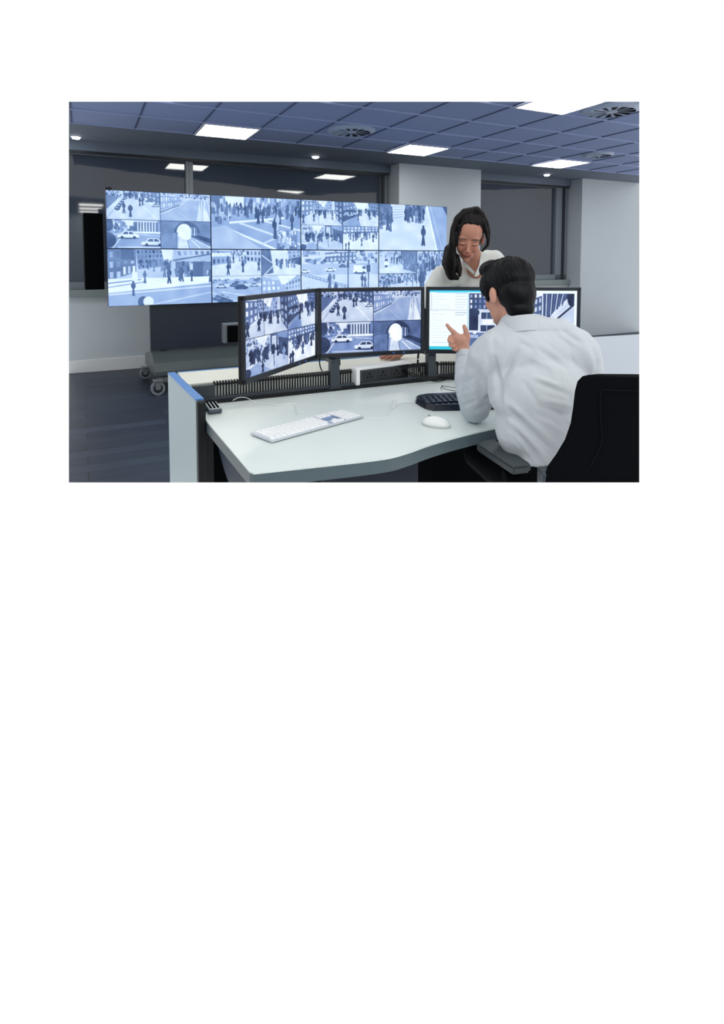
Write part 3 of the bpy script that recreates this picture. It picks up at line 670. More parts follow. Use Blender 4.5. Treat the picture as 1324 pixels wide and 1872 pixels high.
front = [V(-.571, 2.14), V(-.30, 1.60), V(-.285, 1.588), V(-.077, 1.65), V(.09, 1.705), V(.17, 1.76), V(.256, 1.84), V(.384, 1.937), V(.535, 2.03), V(.70, 2.09), V(1.0, 2.12), V(1.25, 2.10), V(1.42, 2.04)]
poly = [V(p.x, p.y, 0) for p in front] + [back_b, R0 + DU * BEND, back_a]
# finer curve on the front
def smooth_front(pts):
    out = []
    P = pts
    for i in range(3, len(P) - 1):
        p0, p1, p2, p3 = P[max(i - 1, 3)], P[i], P[i + 1], P[min(i + 2, len(P) - 1)]
        for k in range(5):
            t = k / 5; out.append(.5 * ((2 * p1) + (p2 - p0) * t + (2 * p0 - 5 * p1 + 4 * p2 - p3) * t * t + (3 * p1 - p0 - 3 * p2 + p3) * t ** 3))
    return P[:3] + out + [P[-1]]
fr = smooth_front([Vector((p[0], p[1])) for p in [(q.x, q.y) for q in front]])
poly = [V(p.x, p.y, 0) for p in fr] + [back_b, R0 + DU * BEND, back_a]
link('worktop', MB().prism(poly, .735, .740), M_desk, desk)
cen = V(.4, 2.4, 0)
link('edge_band', MB().prism(poly, .695, .7349), M_edge, desk)
link('rear_shelf', bent(.03, .30, ZS - .025, ZS, -.085), M_cream, desk)
link('shelf_edge', bent(.30, .312, ZS - .03, ZS + .002, -.085), M_blueedge, desk)
link('rear_panel', bent(.285, .30, 0.02, ZS - .025, .0), M_side, desk)
link('modesty_panel', bent(.10, .12, .02, .74, .0), M_blackm, desk)
# side panel with blue top edge and black front edge
s0, s1 = -.094, -.064
def dbox(mb, a0, a1, w0, w1, z0, z1, bevel=0): return mb.box(dp((a0 + a1) / 2, (w0 + w1) / 2, (z0 + z1) / 2), (abs(a1 - a0), abs(w1 - w0), abs(z1 - z0)), DR, bevel)
pf, pbk = at(361, 733, z=ZS), at(307, 681, z=ZS); sd_ = (pbk - pf).normalized(); sn_ = V(sd_.y, -sd_.x, 0); SR = rotz(math.atan2(sd_.y, sd_.x)); SL = (pbk - pf).length
pf.z = pbk.z = 0
def sbox(l0, l1, t0, t1, z0, z1, bevel=0): return MB().box(pf + sd_ * ((l0 + l1) / 2) + sn_ * ((t0 + t1) / 2) + V(0, 0, (z0 + z1) / 2), (l1 - l0, t1 - t0, z1 - z0), SR, bevel)
link('side_panel', sbox(.03, SL, 0, .03, 0, ZS - .006), M_side, desk)
link('side_panel_top_edge', sbox(.03, SL, -.001, .031, ZS - .006, ZS), M_blueedge, desk)
link('side_panel_front_edge', sbox(0, .03, 0, .032, 0, ZS - .004, .008), M_black, desk)
link('side_inner_panel', sbox(.05, SL - .2, .03, .07, 0, .735), M_black, desk)
# cable comb along the back
link('comb_backing', bent(.022, .0299, .752, ZS - .002, .03), mat('comb backing', (236, 240, 236), .5), desk)
link('comb_blue_strip', bent(.012, .0215, .742, .760, .03), mat('blue strip', (40, 80, 150), .4), desk)
cmb = MB()
a = .03
while a < 1.86:
    ang = DR if a < BEND else rotz(A2)
    cmb.box(dp(a, .0175, .785), (.0056, .006, .066), ang); cmb.box(dp(a, .022, ZS + .001), (.0056, .022, .007), ang)
    a += .0125
bent(.012, .016, ZS - .012, ZS - .004, .03, mb=cmb)
link('cable_comb', cmb, M_black, desk)
link('back_rail', bent(-.030, .006, .736, .752, -.03), M_black, desk)
b = MB(); bent(-.012, .004, .75, .765, -.03, mb=b); link('rail_lip', b, M_dgrey, desk)
link('end_block', dbox(MB(), -.063, .03, .0, .03, .74, ZS - .006), M_dgrey, desk)
# curved bracket and pedestal under the worktop
LD = (V(-.30, 1.60, 0) - V(-.571, 2.14, 0)).normalized(); LN = V(-LD.y, LD.x, 0) * 1.0
if LN.x < 0: LN = -LN
b = MB(); q = []
for k in range(9):
    t_ = k / 8; q.append((.05 + .48 * t_, .695)); 
arc = [(.05 + .48 * (1 - k / 12), .695 - .13 * math.sin(math.pi * (k / 12)) ** .8 - .0) for k in range(1, 12)]
pr = [V(-.571, 2.14, 0) + LD * d + V(0, 0, z) + LN * .03 for d, z in [(.05, .695)] + [(.53, .695)] + arc]
b.loft([pr, [p + LN * .02 for p in pr]]); link('support_bracket', b, mat('blue grey bracket', (36, 50, 68), .5, spec=.15), desk)
b = MB(); b.box(at(671, 900, Y=2.0) * 1 + V(0, .2, 0) * 1, (.35, .40, .62), rotz(math.radians(3)), .006)
b.bm.verts.ensure_lookup_table(); zc = max(v.co.z for v in b.bm.verts)
for v in b.bm.verts: v.co.z += .655 - zc
pd = link('pedestal', b, mat('dark grey pedestal', (46, 52, 62), .6, spec=.2), desk)
for x, y in ((.9, 2.35), (1.35, 2.2)):
    b = MB(); b.box((x, y, .35), (.06, .06, .70)); link('leg', b, M_black, desk)

# desk monitors
def monitor(bl, br, z0, z1, im, rgbtone, label, bezel=.017, extra=None):
    bl = V(*bl, 0); br = V(*br, 0); d = (br - bl).normalized(); n = V(d.y, -d.x, 0); ang = math.atan2(d.y, d.x); R = rotz(ang); L = (br - bl).length
    mid = (bl + br) / 2; zc = (z0 + z1) / 2
    t = thing('monitor', mid + V(0, 0, z0), label, 'monitor', 'monitors on the control desk')
    b = MB(); b.box(mid - n * .010 + V(0, 0, zc), (L, .016, z1 - z0), R, .003).box(mid - n * .028 + V(0, 0, zc), (L * .7, .026, (z1 - z0) * .7), R, .006); link('housing', b, M_black, t)
    b = MB()
    for c, s_ in ((V(0, 0, z1 - bezel / 2), (L, .008, bezel)), (V(0, 0, z0 + bezel * .6), (L, .008, bezel * 1.2))): b.box(mid + n * .001 + c, s_, R, .002)
    for k in (-1, 1): b.box(mid + d * (k * (L / 2 - bezel / 2)) + n * .001 + V(0, 0, zc), (bezel, .008, z1 - z0), R, .002)
    link('bezel', b, mat('glossy black bezel', (24, 30, 40), .3), t)
    A = bl + d * bezel + n * .0008; B = br - d * bezel + n * .0008
    q = [A + V(0, 0, z1 - bezel), B + V(0, 0, z1 - bezel), B + V(0, 0, z0 + bezel * 1.2), A + V(0, 0, z0 + bezel * 1.2)]
    rgb = im if im.ndim == 3 else tone(im, *rgbtone)
    screen('screen', q, rgb, M_ds, t)
    for k in (.2, .3): link('button', MB().box(mid + d * (L * k) + n * .006 + V(0, 0, z0 + bezel * .6), (.008, .004, .006), R), mat('button blue', (60, 110, 190), .4), t)
    b = MB(); b.box(mid - n * .055 + V(0, 0, zc), (.12, .03, .12), R, .004); link('mount_plate', b, M_dgrey, t)
    return t
DT = ((16, 24, 52), (112, 138, 192), (244, 250, 255))
MZ0, MZ1 = .888, 1.213
monitor((-.407, 2.052), (-.172, 2.60), MZ0, MZ1, compose(230, 220, [(0, 0, .56, .5, f_shop), (.56, 0, 1, .5, f_bus), (0, .5, .56, 1, f_sign), (.56, .5, 1, 1, f_plaza)]), DT, 'left desk monitor, turned sideways, with four street camera feeds')
monitor((-.168, 2.612), (.340, 2.752), MZ0, MZ1, compose(300, 180, [(0, 0, .51, .5, f_street), (.51, 0, 1, .5, f_road), (0, .5, .51, 1, f_cars), (.51, .5, 1, 1, f_tunnel)]), DT, 'middle desk monitor with street, road, cars and tunnel feeds')
# wide right monitor: program window on the left, two street pictures beside it
W_, H_ = 440, 180
R3 = np.ones((H_, W_, 3)) * np.array(lin((232, 244, 252)))
pw = int(.272 * W_)
s = Img(pw, H_, .97, 30)
g = s.a.reshape(H_, 2, pw, 2).mean((1, 3)); ui = tone(g, (60, 80, 110), (170, 195, 225), (240, 250, 253))
rs = np.random.RandomState(4)
for k in range(9):
    y = int((.06 + .045 * k) * H_); x0 = int(.66 * pw); x1 = int((.66 + .3 * rs.uniform(.7, 1)) * pw); ui[y:y + 1, x0:x1] = lin((150, 172, 200))
for k in range(16):
    y = int((.1 + .05 * k) * H_); x1 = int(rs.uniform(.2, .55) * pw); ui[y:y + 1, int(.06 * pw):x1] = lin((196, 212, 230))
ui[int(.33 * H_):int(.34 * H_)] = lin((190, 205, 222)); ui[int(.06 * H_):int(.34 * H_), int(.05 * pw):int(.07 * pw)] = lin((205, 215, 230)); ui[int(.4 * H_):int(.41 * H_), int(.66 * pw):int(.96 * pw)] = lin((150, 172, 200)); ui[int(.37 * H_):int(.38 * H_), int(.66 * pw):int(.96 * pw)] = lin((150, 172, 200)); ui[int(.88 * H_):int(.89 * H_), int(.06 * pw):int(.9 * pw)] = lin((190, 210, 230))
R3[:, :pw] = ui; R3[:int(.035 * H_), :int(.7 * W_)] = lin((60, 196, 232)); R3[int(.03 * H_):int(.05 * H_), int(.05 * W_):int(.26 * W_)] = lin((150, 225, 240)); R3[int(.945 * H_):, :] = lin((52, 196, 220)); R3[:, pw - 3:pw - 1] = lin((120, 210, 235))
s = Img(int(.40 * W_), int(.89 * H_), .28, 31)
s.facade([(0, 0), (.6, 0), (.6, .3), (0, .3)], .24, 8, 3, .75, .3, .4); s.facade([(.6, 0), (1, .02), (1, .4), (.6, .4)], .5, 4, 3, .8); s.clutter(60, .5, .1, 1, .8, .03, .08, (.1, .9))
s.rect(0, .72, 1, 1, .35); s.rect(0, .30, .62, .74, .85); s.rect(.0, .33, .16, .70, .12); s.ell(.08, .36, .1, .08, .14); s.rect(.21, .36, .42, .48, .2); s.rect(.23, .5, .40, .58, .95); s.rect(.2, .6, .44, .72, .15); s.rect(.30, .36, .31, .72, .8); s.rect(.46, .36, .6, .6, .22); s.rect(0, .78, .16, .84, .7); s.ell(.1, .74, .03, .03, .95); s.ell(.5, .76, .04, .05, .05)
g = s.done(.03); x0 = pw + 1; R3[int(.05 * H_):int(.05 * H_) + g.shape[0], x0:x0 + g.shape[1]] = tone(g, *DT)
s = Img(W_ - pw - 1 - g.shape[1] - 8, int(.89 * H_), .9, 32)
s.poly([(0, .0), (.1, .0), (.35, .0), (.12, .25), (0, .3)], .95); s.facade([(.06, .12), (.3, .04), (.3, .62), (0, .7), (0, .2)][:4], .3, 3, 4, .75, .15, .5); s.poly([(.32, 0), (.95, 0), (.55, .35), (.34, .6)], .18)
for k in range(9): s.line(.34 + .06 * k, .0, .34 + .05 * k, .5 - .035 * k, .01, .75 if k % 2 else .35)
s.line(.32, .62, .98, .12, .03, .85); s.line(.33, .70, 1, .2, .018, .12); s.ell(.95, .1, .1, .14, .12); s.poly([(.34, .72), (1, .24), (1, 1), (.3, 1)], .8); s.rect(.62, .54, .78, .66, .2); s.rect(.63, .55, .70, .65, .55); s.rect(.2, .56, .36, .63, .95); s.rect(.0, .7, .3, 1, .6); s.clutter(20, 0, .62, .4, 1, .04, .05, (.3, .9))
g2 = s.done(.03); x1 = x0 + g.shape[1]; R3[int(.05 * H_):int(.05 * H_) + g2.shape[0], x1:x1 + g2.shape[1]] = tone(g2, *DT)
monitor((.349, 2.752), (1.078, 2.70), MZ0, MZ1, R3, None, 'wide right desk monitor in front of the seated man, with a white program window')
# posts, cable clips
def post(a, name='monitor_post'):
    p = dp(a, -.004)
    b = MB(); b.box(p + V(0, 0, .814), (.046, .03, .142), DR, .003); b.box(p + V(.0, .0, .745), (.06, .05, .02), DR, .003)
    b.box(p + DW * .035 + V(0, 0, .875), (.03, .10, .02), DR); b.box(p + DW * .075 + V(0, 0, .98), (.03, .02, .23), DR); return b
for a in (.575, 1.10): link('monitor_post', post(a), M_dgrey, desk)
link('monitor_post', MB().box(dp(1.75, -.004, .81), (.042, .03, .15)), M_dgrey, desk)
link('monitor_arm', MB().box(V(-.28, 2.47, 1.03), (.36, .02, .04), rotz(math.atan2(.35, .15))), M_dgrey, desk)

# hanging cables behind the posts
def cable(name, pts, r, m, lb, grp=None, cat='cable'):
    return tag(link(name, MB().tube(pts, r, 8, 6), m, None, True), lb, cat, grp)
def atY(Y, *ps): return [at(x, y, Y=Y) for x, y in ps]
cable('monitor_cable', atY(2.66, (584, 650), (585, 668), (590, 680), (594, 687)), .003, M_black, 'thin black cable hanging left of the first monitor post', 'cables hanging by the posts')
cable('monitor_cable', atY(2.655, (618, 650), (622, 664), (616, 674), (613, 682)), .003, M_black, 'black looped cable hanging right of the first monitor post', 'cables hanging by the posts')
cable('monitor_cable', atY(2.69, (766, 640), (764, 662), (768, 675), (771, 690)), .005, M_black, 'thick black cable hanging left of the second monitor post', 'cables hanging by the posts')

# ------------------------------------------------------------------ power socket box on the rail
pL, pR = at(657, 705, z=.752), at(748, 692, z=.752)
d = (pR - pL).normalized(); n = V(d.y, -d.x, 0); Rk = rotz(math.atan2(d.y, d.x)); L = (pR - pL).length
t = thing('power_socket_box', (pL + pR) / 2, 'white-capped box of dark power sockets on the desk rail under the middle monitor', 'power strip')
mid = (pL + pR) / 2 - n * .028
b = MB(); b.box(mid + V(0, 0, .040), (L, .050, .062), Rk, .006); link('socket_body', b, mat('socket dark', (44, 48, 54), .45), t)
b = MB(); b.box(mid - n * .004 + V(0, 0, .077), (L + .02, .058, .014), Rk, .005); link('top_cover', b, M_white, t)
for k in (-1, 1):
    b = MB(); b.box(mid + d * (k * (L / 2 + .006)) + V(0, 0, .041), (.022 if k < 0 else .010, .062, .082), Rk, .008); link('end_cap', b, M_white, t)
for k in range(3):
    c = mid + d * (-L * .30 + k * L * .27) + n * .0255 + V(0, 0, .040)
    b = MB()
    b.box(c, (L * .23, .003, .046), Rk, .001)
    o = link('socket', b, mat('socket face', (30, 33, 38), .5), t)
    b = MB(); b.box(c + n * .002 + V(0, 0, .010), (.005, .002, .009), Rk).box(c + n * .002 - d * .011 - V(0, 0, .006), (.007, .002, .005), Rk).box(c + n * .002 + d * .011 - V(0, 0, .006), (.007, .002, .005), Rk)
    link('pin_hole', b, M_blackm, o)
b = MB(); b.box(pR - d * .03 - n * .0 + V(0, 0, .045), (.022, .02, .012), Rk, .002); link('plug', b, M_black, t)
plug = pR - d * .03 + n * .008 + V(0, 0, .045)
z_ = .762
cable('power_cable', [plug, at(752, 682, Y=2.72), at(772, 688, Y=2.74), at(798, 689, Y=2.78), at(818, 684, Y=2.80), at(845, 682, Y=2.82)], .0032, M_black, 'black cable running right from the power socket box, the upper one', 'cables from the socket box')
cable('power_cable', [plug - V(0, 0, .01), at(757, 688, Y=2.70), at(780, 694, Y=2.74), at(800, 697, Y=2.76), at(825, 692, Y=2.80), at(850, 688, Y=2.82)], .0032, M_black, 'black cable running right from the power socket box, the lower one', 'cables from the socket box')

# ------------------------------------------------------------------ things on the worktop
DZ = .741
# remote control
p0, p1 = at(380, 737, z=DZ), at(394, 757, z=DZ)
d = (p1 - p0).normalized(); Rr = rotz(math.atan2(d.y, d.x)); n = V(-d.y, d.x, 0); L = .125
c = (p0 + p1) / 2
t = thing('remote_control', c, 'black remote control lying at the left end of the desk by the side panel', 'remote control')
c = p1 - d * L / 2
b = MB(); b.box(c + V(0, 0, .010), (L, .052, .018), Rr, .005); link('remote_body', b, mat('remote body', (58, 68, 80), .4), t)
b = MB(); b.box(c + V(0, 0, .0195), (L - .008, .045, .002), Rr); link('face_plate', b, mat('remote face', (176, 184, 190), .4), t)
for i in range(7):
    for j in range(3):
        b = MB(); b.box(c + d * (-L / 2 + .014 + i * .0155) + n * ((j - 1) * .0140) + V(0, 0, .0213), (.0085, .0085, .003), Rr, .001); link('button', b, M_blackm, t)
# white keyboard
A, B, Cc = at(456, 795, z=DZ), at(497, 811, z=DZ), at(659, 766, z=DZ)
d = (Cc - B).normalized(); n = V(-d.y, d.x, 0); L = .43; Dp = .125; org = B.copy(); Rk = rotz(math.atan2(d.y, d.x))
kc = org + d * L / 2 + n * Dp / 2
t = kb_t = thing('keyboard', kc, 'slim white keyboard with numeric keypad in the middle of the desk', 'keyboard')
b = MB(); b.box(kc + V(0, 0, .0055), (L, Dp, .006), Rk, .002); link('keyboard_case', b, mat('aluminium', (190, 196, 206), .35, metal=.2), t)
b = MB(); b.box(kc + V(0, 0, .0088), (L - .006, Dp - .006, .001), Rk); link('key_bed', b, mat('key bed', (196, 204, 214), .4), t)
b = MB(); b.box(org + d * (.282 + .028) + n * (Dp * .49) + V(0, 0, .0095), (.064, .040, .0014), Rk); b.box(org + d * .277 + n * Dp * .5 + V(0, 0, .0095), (.006, Dp * .9, .0014), Rk).box(org + d * .3415 + n * Dp * .5 + V(0, 0, .0095), (.006, Dp * .9, .0014), Rk)
link('blue_grey_gap', b, mat('blue grey gap', (118, 142, 180), .4), t)
M_key = mat('white key', (238, 240, 242), .4)
kz = .0108; rows = 6; ry = (Dp - .012) / rows
def key(x, y, w, h): 
    b = MB(); b.box(org + d * x + n * y + V(0, 0, kz), (w, h, .005), Rk, .001); link('key', b, M_key, t)
nk = 0
for r in range(rows):
    y = .008 + ry * (r + .5); hh = ry * .78
    if r == 0:
        for x, w in ((.016, .019), (.038, .019), (.061, .022), (.125, .100), (.189, .022), (.212, .019), (.2425, .03)): key(x, y, w, hh)
    else:
        nkeys = 12
        for k in range(nkeys): key(.012 + (k + .5) * (.262 / nkeys), y, .262 / nkeys * .84, hh * (1 if r < 5 else .7))
for r in range(rows):
    y = .008 + ry * (r + .5); hh = ry * .78
    if r in (4, 5):
        for k in range(3): key(.291 + k * .0195, y, .016, hh)
    if r == 0:
        for k in range(3): key(.291 + k * .0195, y, .016, hh)
    if r == 1: key(.3105, y, .016, hh)
    for k in range(4): key(.353 + k * .0195, y, .016, hh)
key(.395, .008 + ry * 5.5, .01, ry * .4)
# white mouse
def mouse():
    c = at(797, 778, z=DZ)
    t = thing('mouse', c, 'white computer mouse lying on the desk left of the man\'s elbow', 'mouse')
    b = MB(); ang = math.radians(150); R = rotz(ang)
    b.ell(c + V(0, 0, .008), (.054, .031, .027), R, 32, 20)
    for v in b.bm.verts:
        if v.co.z < DZ: v.co.z = DZ
    link('mouse_shell', b, mat('glossy white', (228, 232, 232), .15, coat=.5), t, True)
    b = MB(); b.ell(c + V(0, 0, .0055), (.0552, .0322, .0068), R, 32, 12); link('mouse_rim', b, mat('clear grey rim', (186, 192, 192), .2), t, True)
    b = MB(); b.ell(c + R @ V(.026, 0, 0) + V(0, 0, .033), (.004, .004, .004), R); link('scroll_ball', b, M_grey, t, True)
    return t
mouse_t = mouse()
def dk_(x, y, z=DZ + .002): return at(x, y, z=z)
M_cord = mat('white cord', (232, 234, 236), .4)
kb_cord = cable('keyboard_cord', [dk_(426, 732, .77), dk_(436, 727, .775), dk_(450, 727, .765), dk_(463, 733), dk_(483, 738), dk_(512, 740), dk_(535, 738), dk_(543, 748), dk_(544, 757), dk_(541, 747)], .0014, M_cord, 'white cord coming over the back rail behind the white keyboard')
m_cord = cable('mouse_cord', [dk_(645, 758), dk_(663, 763), dk_(690, 766), dk_(706, 762), dk_(713, 748), dk_(718, 733), dk_(725, 731), dk_(722, 742), dk_(712, 752), dk_(716, 748), dk_(735, 737), dk_(752, 736), dk_(764, 741), dk_(779, 752), dk_(790, 762), dk_(794, 768)], .0014, M_cord, 'white cord looping from the white keyboard to the white mouse')
for o_, pr_ in ((kb_cord, kb_t), (m_cord, mouse_t)):
    o_.parent = pr_; o_.matrix_parent_inverse = world_of(pr_).inverted()
    for k_ in ('label', 'category', 'group'):
        if k_ in o_: del o_[k_]
# black keyboard
A, B, Cc = at(762, 733, z=DZ), at(793, 750, z=DZ), at(837, 750, z=DZ)
t = thing('keyboard', A, 'curved black keyboard half hidden behind the man\'s forearm', 'keyboard')
d = V(math.cos(math.radians(6)), math.sin(math.radians(6)), 0); n = V(-d.y, d.x, 0); Rk = rotz(math.radians(6))
o0 = V(.272, 2.25, 0)
outl = [(0.045, -.012), (.02, .02), (-.005, .10), (.0, .135), (.02, .165), (.06, .185), (.2, .20), (.38, .19), (.44, .16), (.46, .10), (.43, .02), (.40, -.012), (.22, -.02)]
pl = [o0 + d * x + n * y for x, y in outl]
b = MB(); b.prism(pl, DZ, DZ + .018)
for e in [e for e in b.bm.edges]: pass
top = [v for v in b.bm.verts if v.co.z > DZ + .01]; cc = sum((v.co for v in top), V(0, 0, 0)) / len(top)
for v in top: v.co = v.co + (cc - v.co).normalized() * .006; v.co.z += .006
link('keyboard_case', b, mat('black blue case', (22, 28, 42), .2), t)
b = MB(); b.prism([cc + (p - V(cc.x, cc.y, 0)).normalized() * 0 + (V(p.x, p.y, 0) - V(cc.x, cc.y, 0)) * .985 + V(0, 0, -cc.z) for p in pl], DZ + .004, DZ + .010); link('trim_line', b, mat('blue grey line', (70, 86, 108), .3), t)
for r in range(5):
    for k in range(16):
        b = MB(); b.box(o0 + d * (.03 + .0245 * k + .002 * (r % 2)) + n * (.022 + .0265 * r + .012 * math.sin(k / 15 * math.pi)) + V(0, 0, DZ + .027), (.019, .019, .007), Rk, .002); link('key', b, mat('black key', (26, 34, 54), .3), t)
# folded wire spectacles behind the black keyboard
b = MB(); g1 = [dk_(808, 705), dk_(826, 708), dk_(850, 709)]; g2 = [dk_(808, 706), dk_(815, 711), dk_(838, 716), dk_(850, 720)]; g3 = [dk_(808, 705), dk_(806, 710), dk_(809, 713)]
b.tube(g1, .0013, 6); b.tube(g2, .0013, 6); b.tube(g3, .0011, 6)
tag(link('wire_frame', b, M_black), 'thin folded black wire frame lying behind the black keyboard', 'wire frame')

# ------------------------------------------------------------------ second white desk at the right
t = thing('side_desk', V(2.4, 3.6, 0), 'plain white worktop of a second desk at the right behind the chair', 'desk')
q = [at(1095, 615.5, z=.74), at(1169, 611, z=.74)]; dd = (q[1] - q[0]).normalized()
P0 = q[0] - dd * .35; P1 = q[0] + dd * 2.2
b = MB(); b.prism([P0, V(1.215, 2.87, 0), V(P1.x, 2.7, 0), P1], .70, .74); link('worktop', b, mat('cool white laminate', (184, 194, 206), .5), t)
for x, y in ((P0.x + .05, 3.0), (P1.x - .1, 3.0), (P0.x + .2, P0.y - .15), (P1.x - .1, P1.y - .15)):
    b = MB(); b.box((x, y, .35), (.05, .05, .70)); link('leg', b, M_grey, t)

# ------------------------------------------------------------------ office chair
ch = thing('office_chair', V(.84, 1.72, 0), 'black fabric office chair with padded armrest behind the seated man', 'chair')
YB = 1.50
cxb = .88
outl = [(1075, 683.5), (1064, 687), (1056, 697), (1052, 715), (1049, 745), (1045, 775), (1036, 806), (1022, 835), (1008, 860), (1002, 885), (1000, 910)]
Lp = [at(x, y, Y=1.577 - .05 * (y - 684) / 684) for x, y in outl]
rings = []
def cb_pt(x, z, dy):            # backrest curved round the sitter
    k = (x - cxb) / .28
    return V(x, YB + .035 + .06 * k * k + dy - .05 * (1.05 - z), z)
b = MB(); N = 16
rows_ = []
zt = Lp[0].z
prof = [(p.x, p.z) for p in Lp]
prof = [(cxb - .02, zt + .004), (prof[0][0] + .08, zt + .002)] + prof
for (x, z) in prof[1:]:
    w = cxb - x
    row = []
    for k in range(N + 1): 
        s_ = -1 + 2 * k / N; row.append((cxb + s_ * w, z))
    rows_.append(row)
fr_ = [[b.bm.verts.new(cb_pt(x, z, .022 - .03 * (1 - min(1, (1 - abs(-1 + 2 * k / N)) * 6)))) for k, (x, z) in enumerate(r)] for r in rows_]
bk_ = [[b.bm.verts.new(cb_pt(x, z, -.022 + .016 * (1 - min(1, (1 - abs(-1 + 2 * k / N)) * 6)))) for k, (x, z) in enumerate(r)] for r in rows_]
for g_, flip in ((fr_, False), (bk_, True)):
    for r1, r2 in zip(g_, g_[1:]):
        for k in range(N): b.bm.faces.new((r1[k], r1[k + 1], r2[k + 1], r2[k]))
for k in range(N): b.bm.faces.new((fr_[0][k], bk_[0][k], bk_[0][k + 1], fr_[0][k + 1])); b.bm.faces.new((fr_[-1][k], bk_[-1][k], bk_[-1][k + 1], fr_[-1][k + 1]))
for r in range(len(fr_) - 1):
    for k in (0, N): b.bm.faces.new((fr_[r][k], fr_[r + 1][k], bk_[r + 1][k], bk_[r][k]))
bo = link('backrest', b, M_fabric, ch, True, 60)
pipe = [cb_pt(at(1108, 900, Y=YB).x - .03, .78, -.03)] + [cb_pt(at(1094, y + 6, Y=YB + .05).x, at(1094, y + 6, Y=YB + .05).z, -.026) for y in (800, 760, 725)] + [cb_pt(at(1098, 716, Y=YB + .05).x, at(1098, 712, Y=YB + .05).z, -.026), cb_pt(at(1116, 716, Y=YB + .05).x, at(1116, 711, Y=YB + .05).z, -.024)] + [cb_pt(cxb + k, at(1116, 710, Y=YB + .05).z, -.024) for k in (-.1, 0, .1, .2)]
link('back_piping', MB().tube(pipe, .002, 6), mat('black piping', (12, 15, 20), .8, spec=.1), ch, True)
# armrest
AZ = .725
q = [at(871, 812, z=AZ), at(882, 804, z=AZ), at(905, 802, z=AZ), at(971, 846, z=AZ), at(970, 851, z=AZ), at(940, 855, z=AZ), at(932, 852, z=AZ)]
b = MB(); b.prism(q, AZ - .024, AZ)
bmesh.ops.bevel(b.bm, geom=b.bm.edges[:] + b.bm.verts[:], offset=.006, segments=2, affect='EDGES')
link('armrest_pad', b, mat('grey green armrest', (50, 59, 62), .5), ch, True, 50)
am = at(925, 835, z=AZ - .03)
link('armrest_post', MB().box(V(am.x + .015, am.y - .02, .53), (.05, .07, .25), None, .006), M_blackm, ch)
b = MB(); lv = at(997, 872, Y=1.62); b.box(lv, (.035, .05, .05), None, .008); link('back_bracket', b, M_dgrey, ch)
link('seat', MB().box((.80, 1.86, .47), (.5, .46, .09), None, .03), M_fabric, ch, True)

# ------------------------------------------------------------------ people
def remesh(mb, voxel, smooth_it, fac=.5):
    me = bpy.data.meshes.new('t'); bmesh.ops.recalc_face_normals(mb.bm, faces=mb.bm.faces); mb.bm.to_mesh(me); mb.bm.free()
    o = bpy.data.objects.new('t', me); COL.objects.link(o)
    r = o.modifiers.new('r', 'REMESH'); r.mode = 'VOXEL'; r.voxel_size = voxel; r.adaptivity = 0
    if smooth_it:
        s = o.modifiers.new('s', 'SMOOTH'); s.iterations = smooth_it; s.factor = fac
    dg = bpy.context.evaluated_depsgraph_get(); dg.update()
    ev = o.evaluated_get(dg); m2 = bpy.data.meshes.new_from_object(ev)
    bpy.data.objects.remove(o); bpy.data.meshes.remove(me)
    return m2
def vco(me):
    a = np.empty(len(me.vertices) * 3); me.vertices.foreach_get('co', a); return a.reshape(-1, 3)
def vno(me):
    a = np.empty(len(me.vertices) * 3); me.vertex_normals.foreach_get('vector', a); return a.reshape(-1, 3)
def setco(me, a): me.vertices.foreach_set('co', a.reshape(-1)); me.update()
def put(name, me, m, parent=None):
    me.name = name; me.materials.clear(); me.materials.append(m); me.polygons.foreach_set('use_smooth', [True] * len(me.polygons))
    o = bpy.data.objects.new(name, me); COL.objects.link(o)
    if parent is not None: o.parent = parent
    OBJS.append(o); return o
def frame(fwd, up):
    y = Vector(fwd).normalized(); x = y.cross(Vector(up)).normalized(); z = x.cross(y)
    return Matrix((x, y, z)).transposed()
def head_prims(mb, C, R, k=1.0, female=False):
    def p(x, y, z): return C + R @ (V(x, y, z) * k)
    def e(c, r): mb.ell(p(*c), tuple(q * k for q in r), R, 24, 16)
    e((0, -.012, .035), (.074, .092, .083)); e((0, .026, -.025), (.058, .058, .082))
    jw = .040 if female else .047
    e((0, .040, -.072), (jw, .042, .036)); e((0, .070, -.096), (.017 if female else .022, .016, .014))
    for s_ in (-1, 1):
        e((s_ * .033, .058, -.034), (.022, .022, .026)); e((s_ * .031, .0715, -.006), (.0145, .0115, .0095)); e((s_ * .077, -.010, -.016), (.009, .018, .031))
        e((s_ * .009, .097, -.037), (.0075, .009, .006)); e((s_ * .026, .066, .018), (.028, .014, .016))
    mb.cap(p(0, .082, .004), p(0, .104, -.031), .0065 * k, .0098 * k)
    e((0, .088, -.058), (.023, .012, .0055)); e((0, .086, -.0675), (.019, .012, .006)); e((0, .080, -.062), (.026, .012, .014))
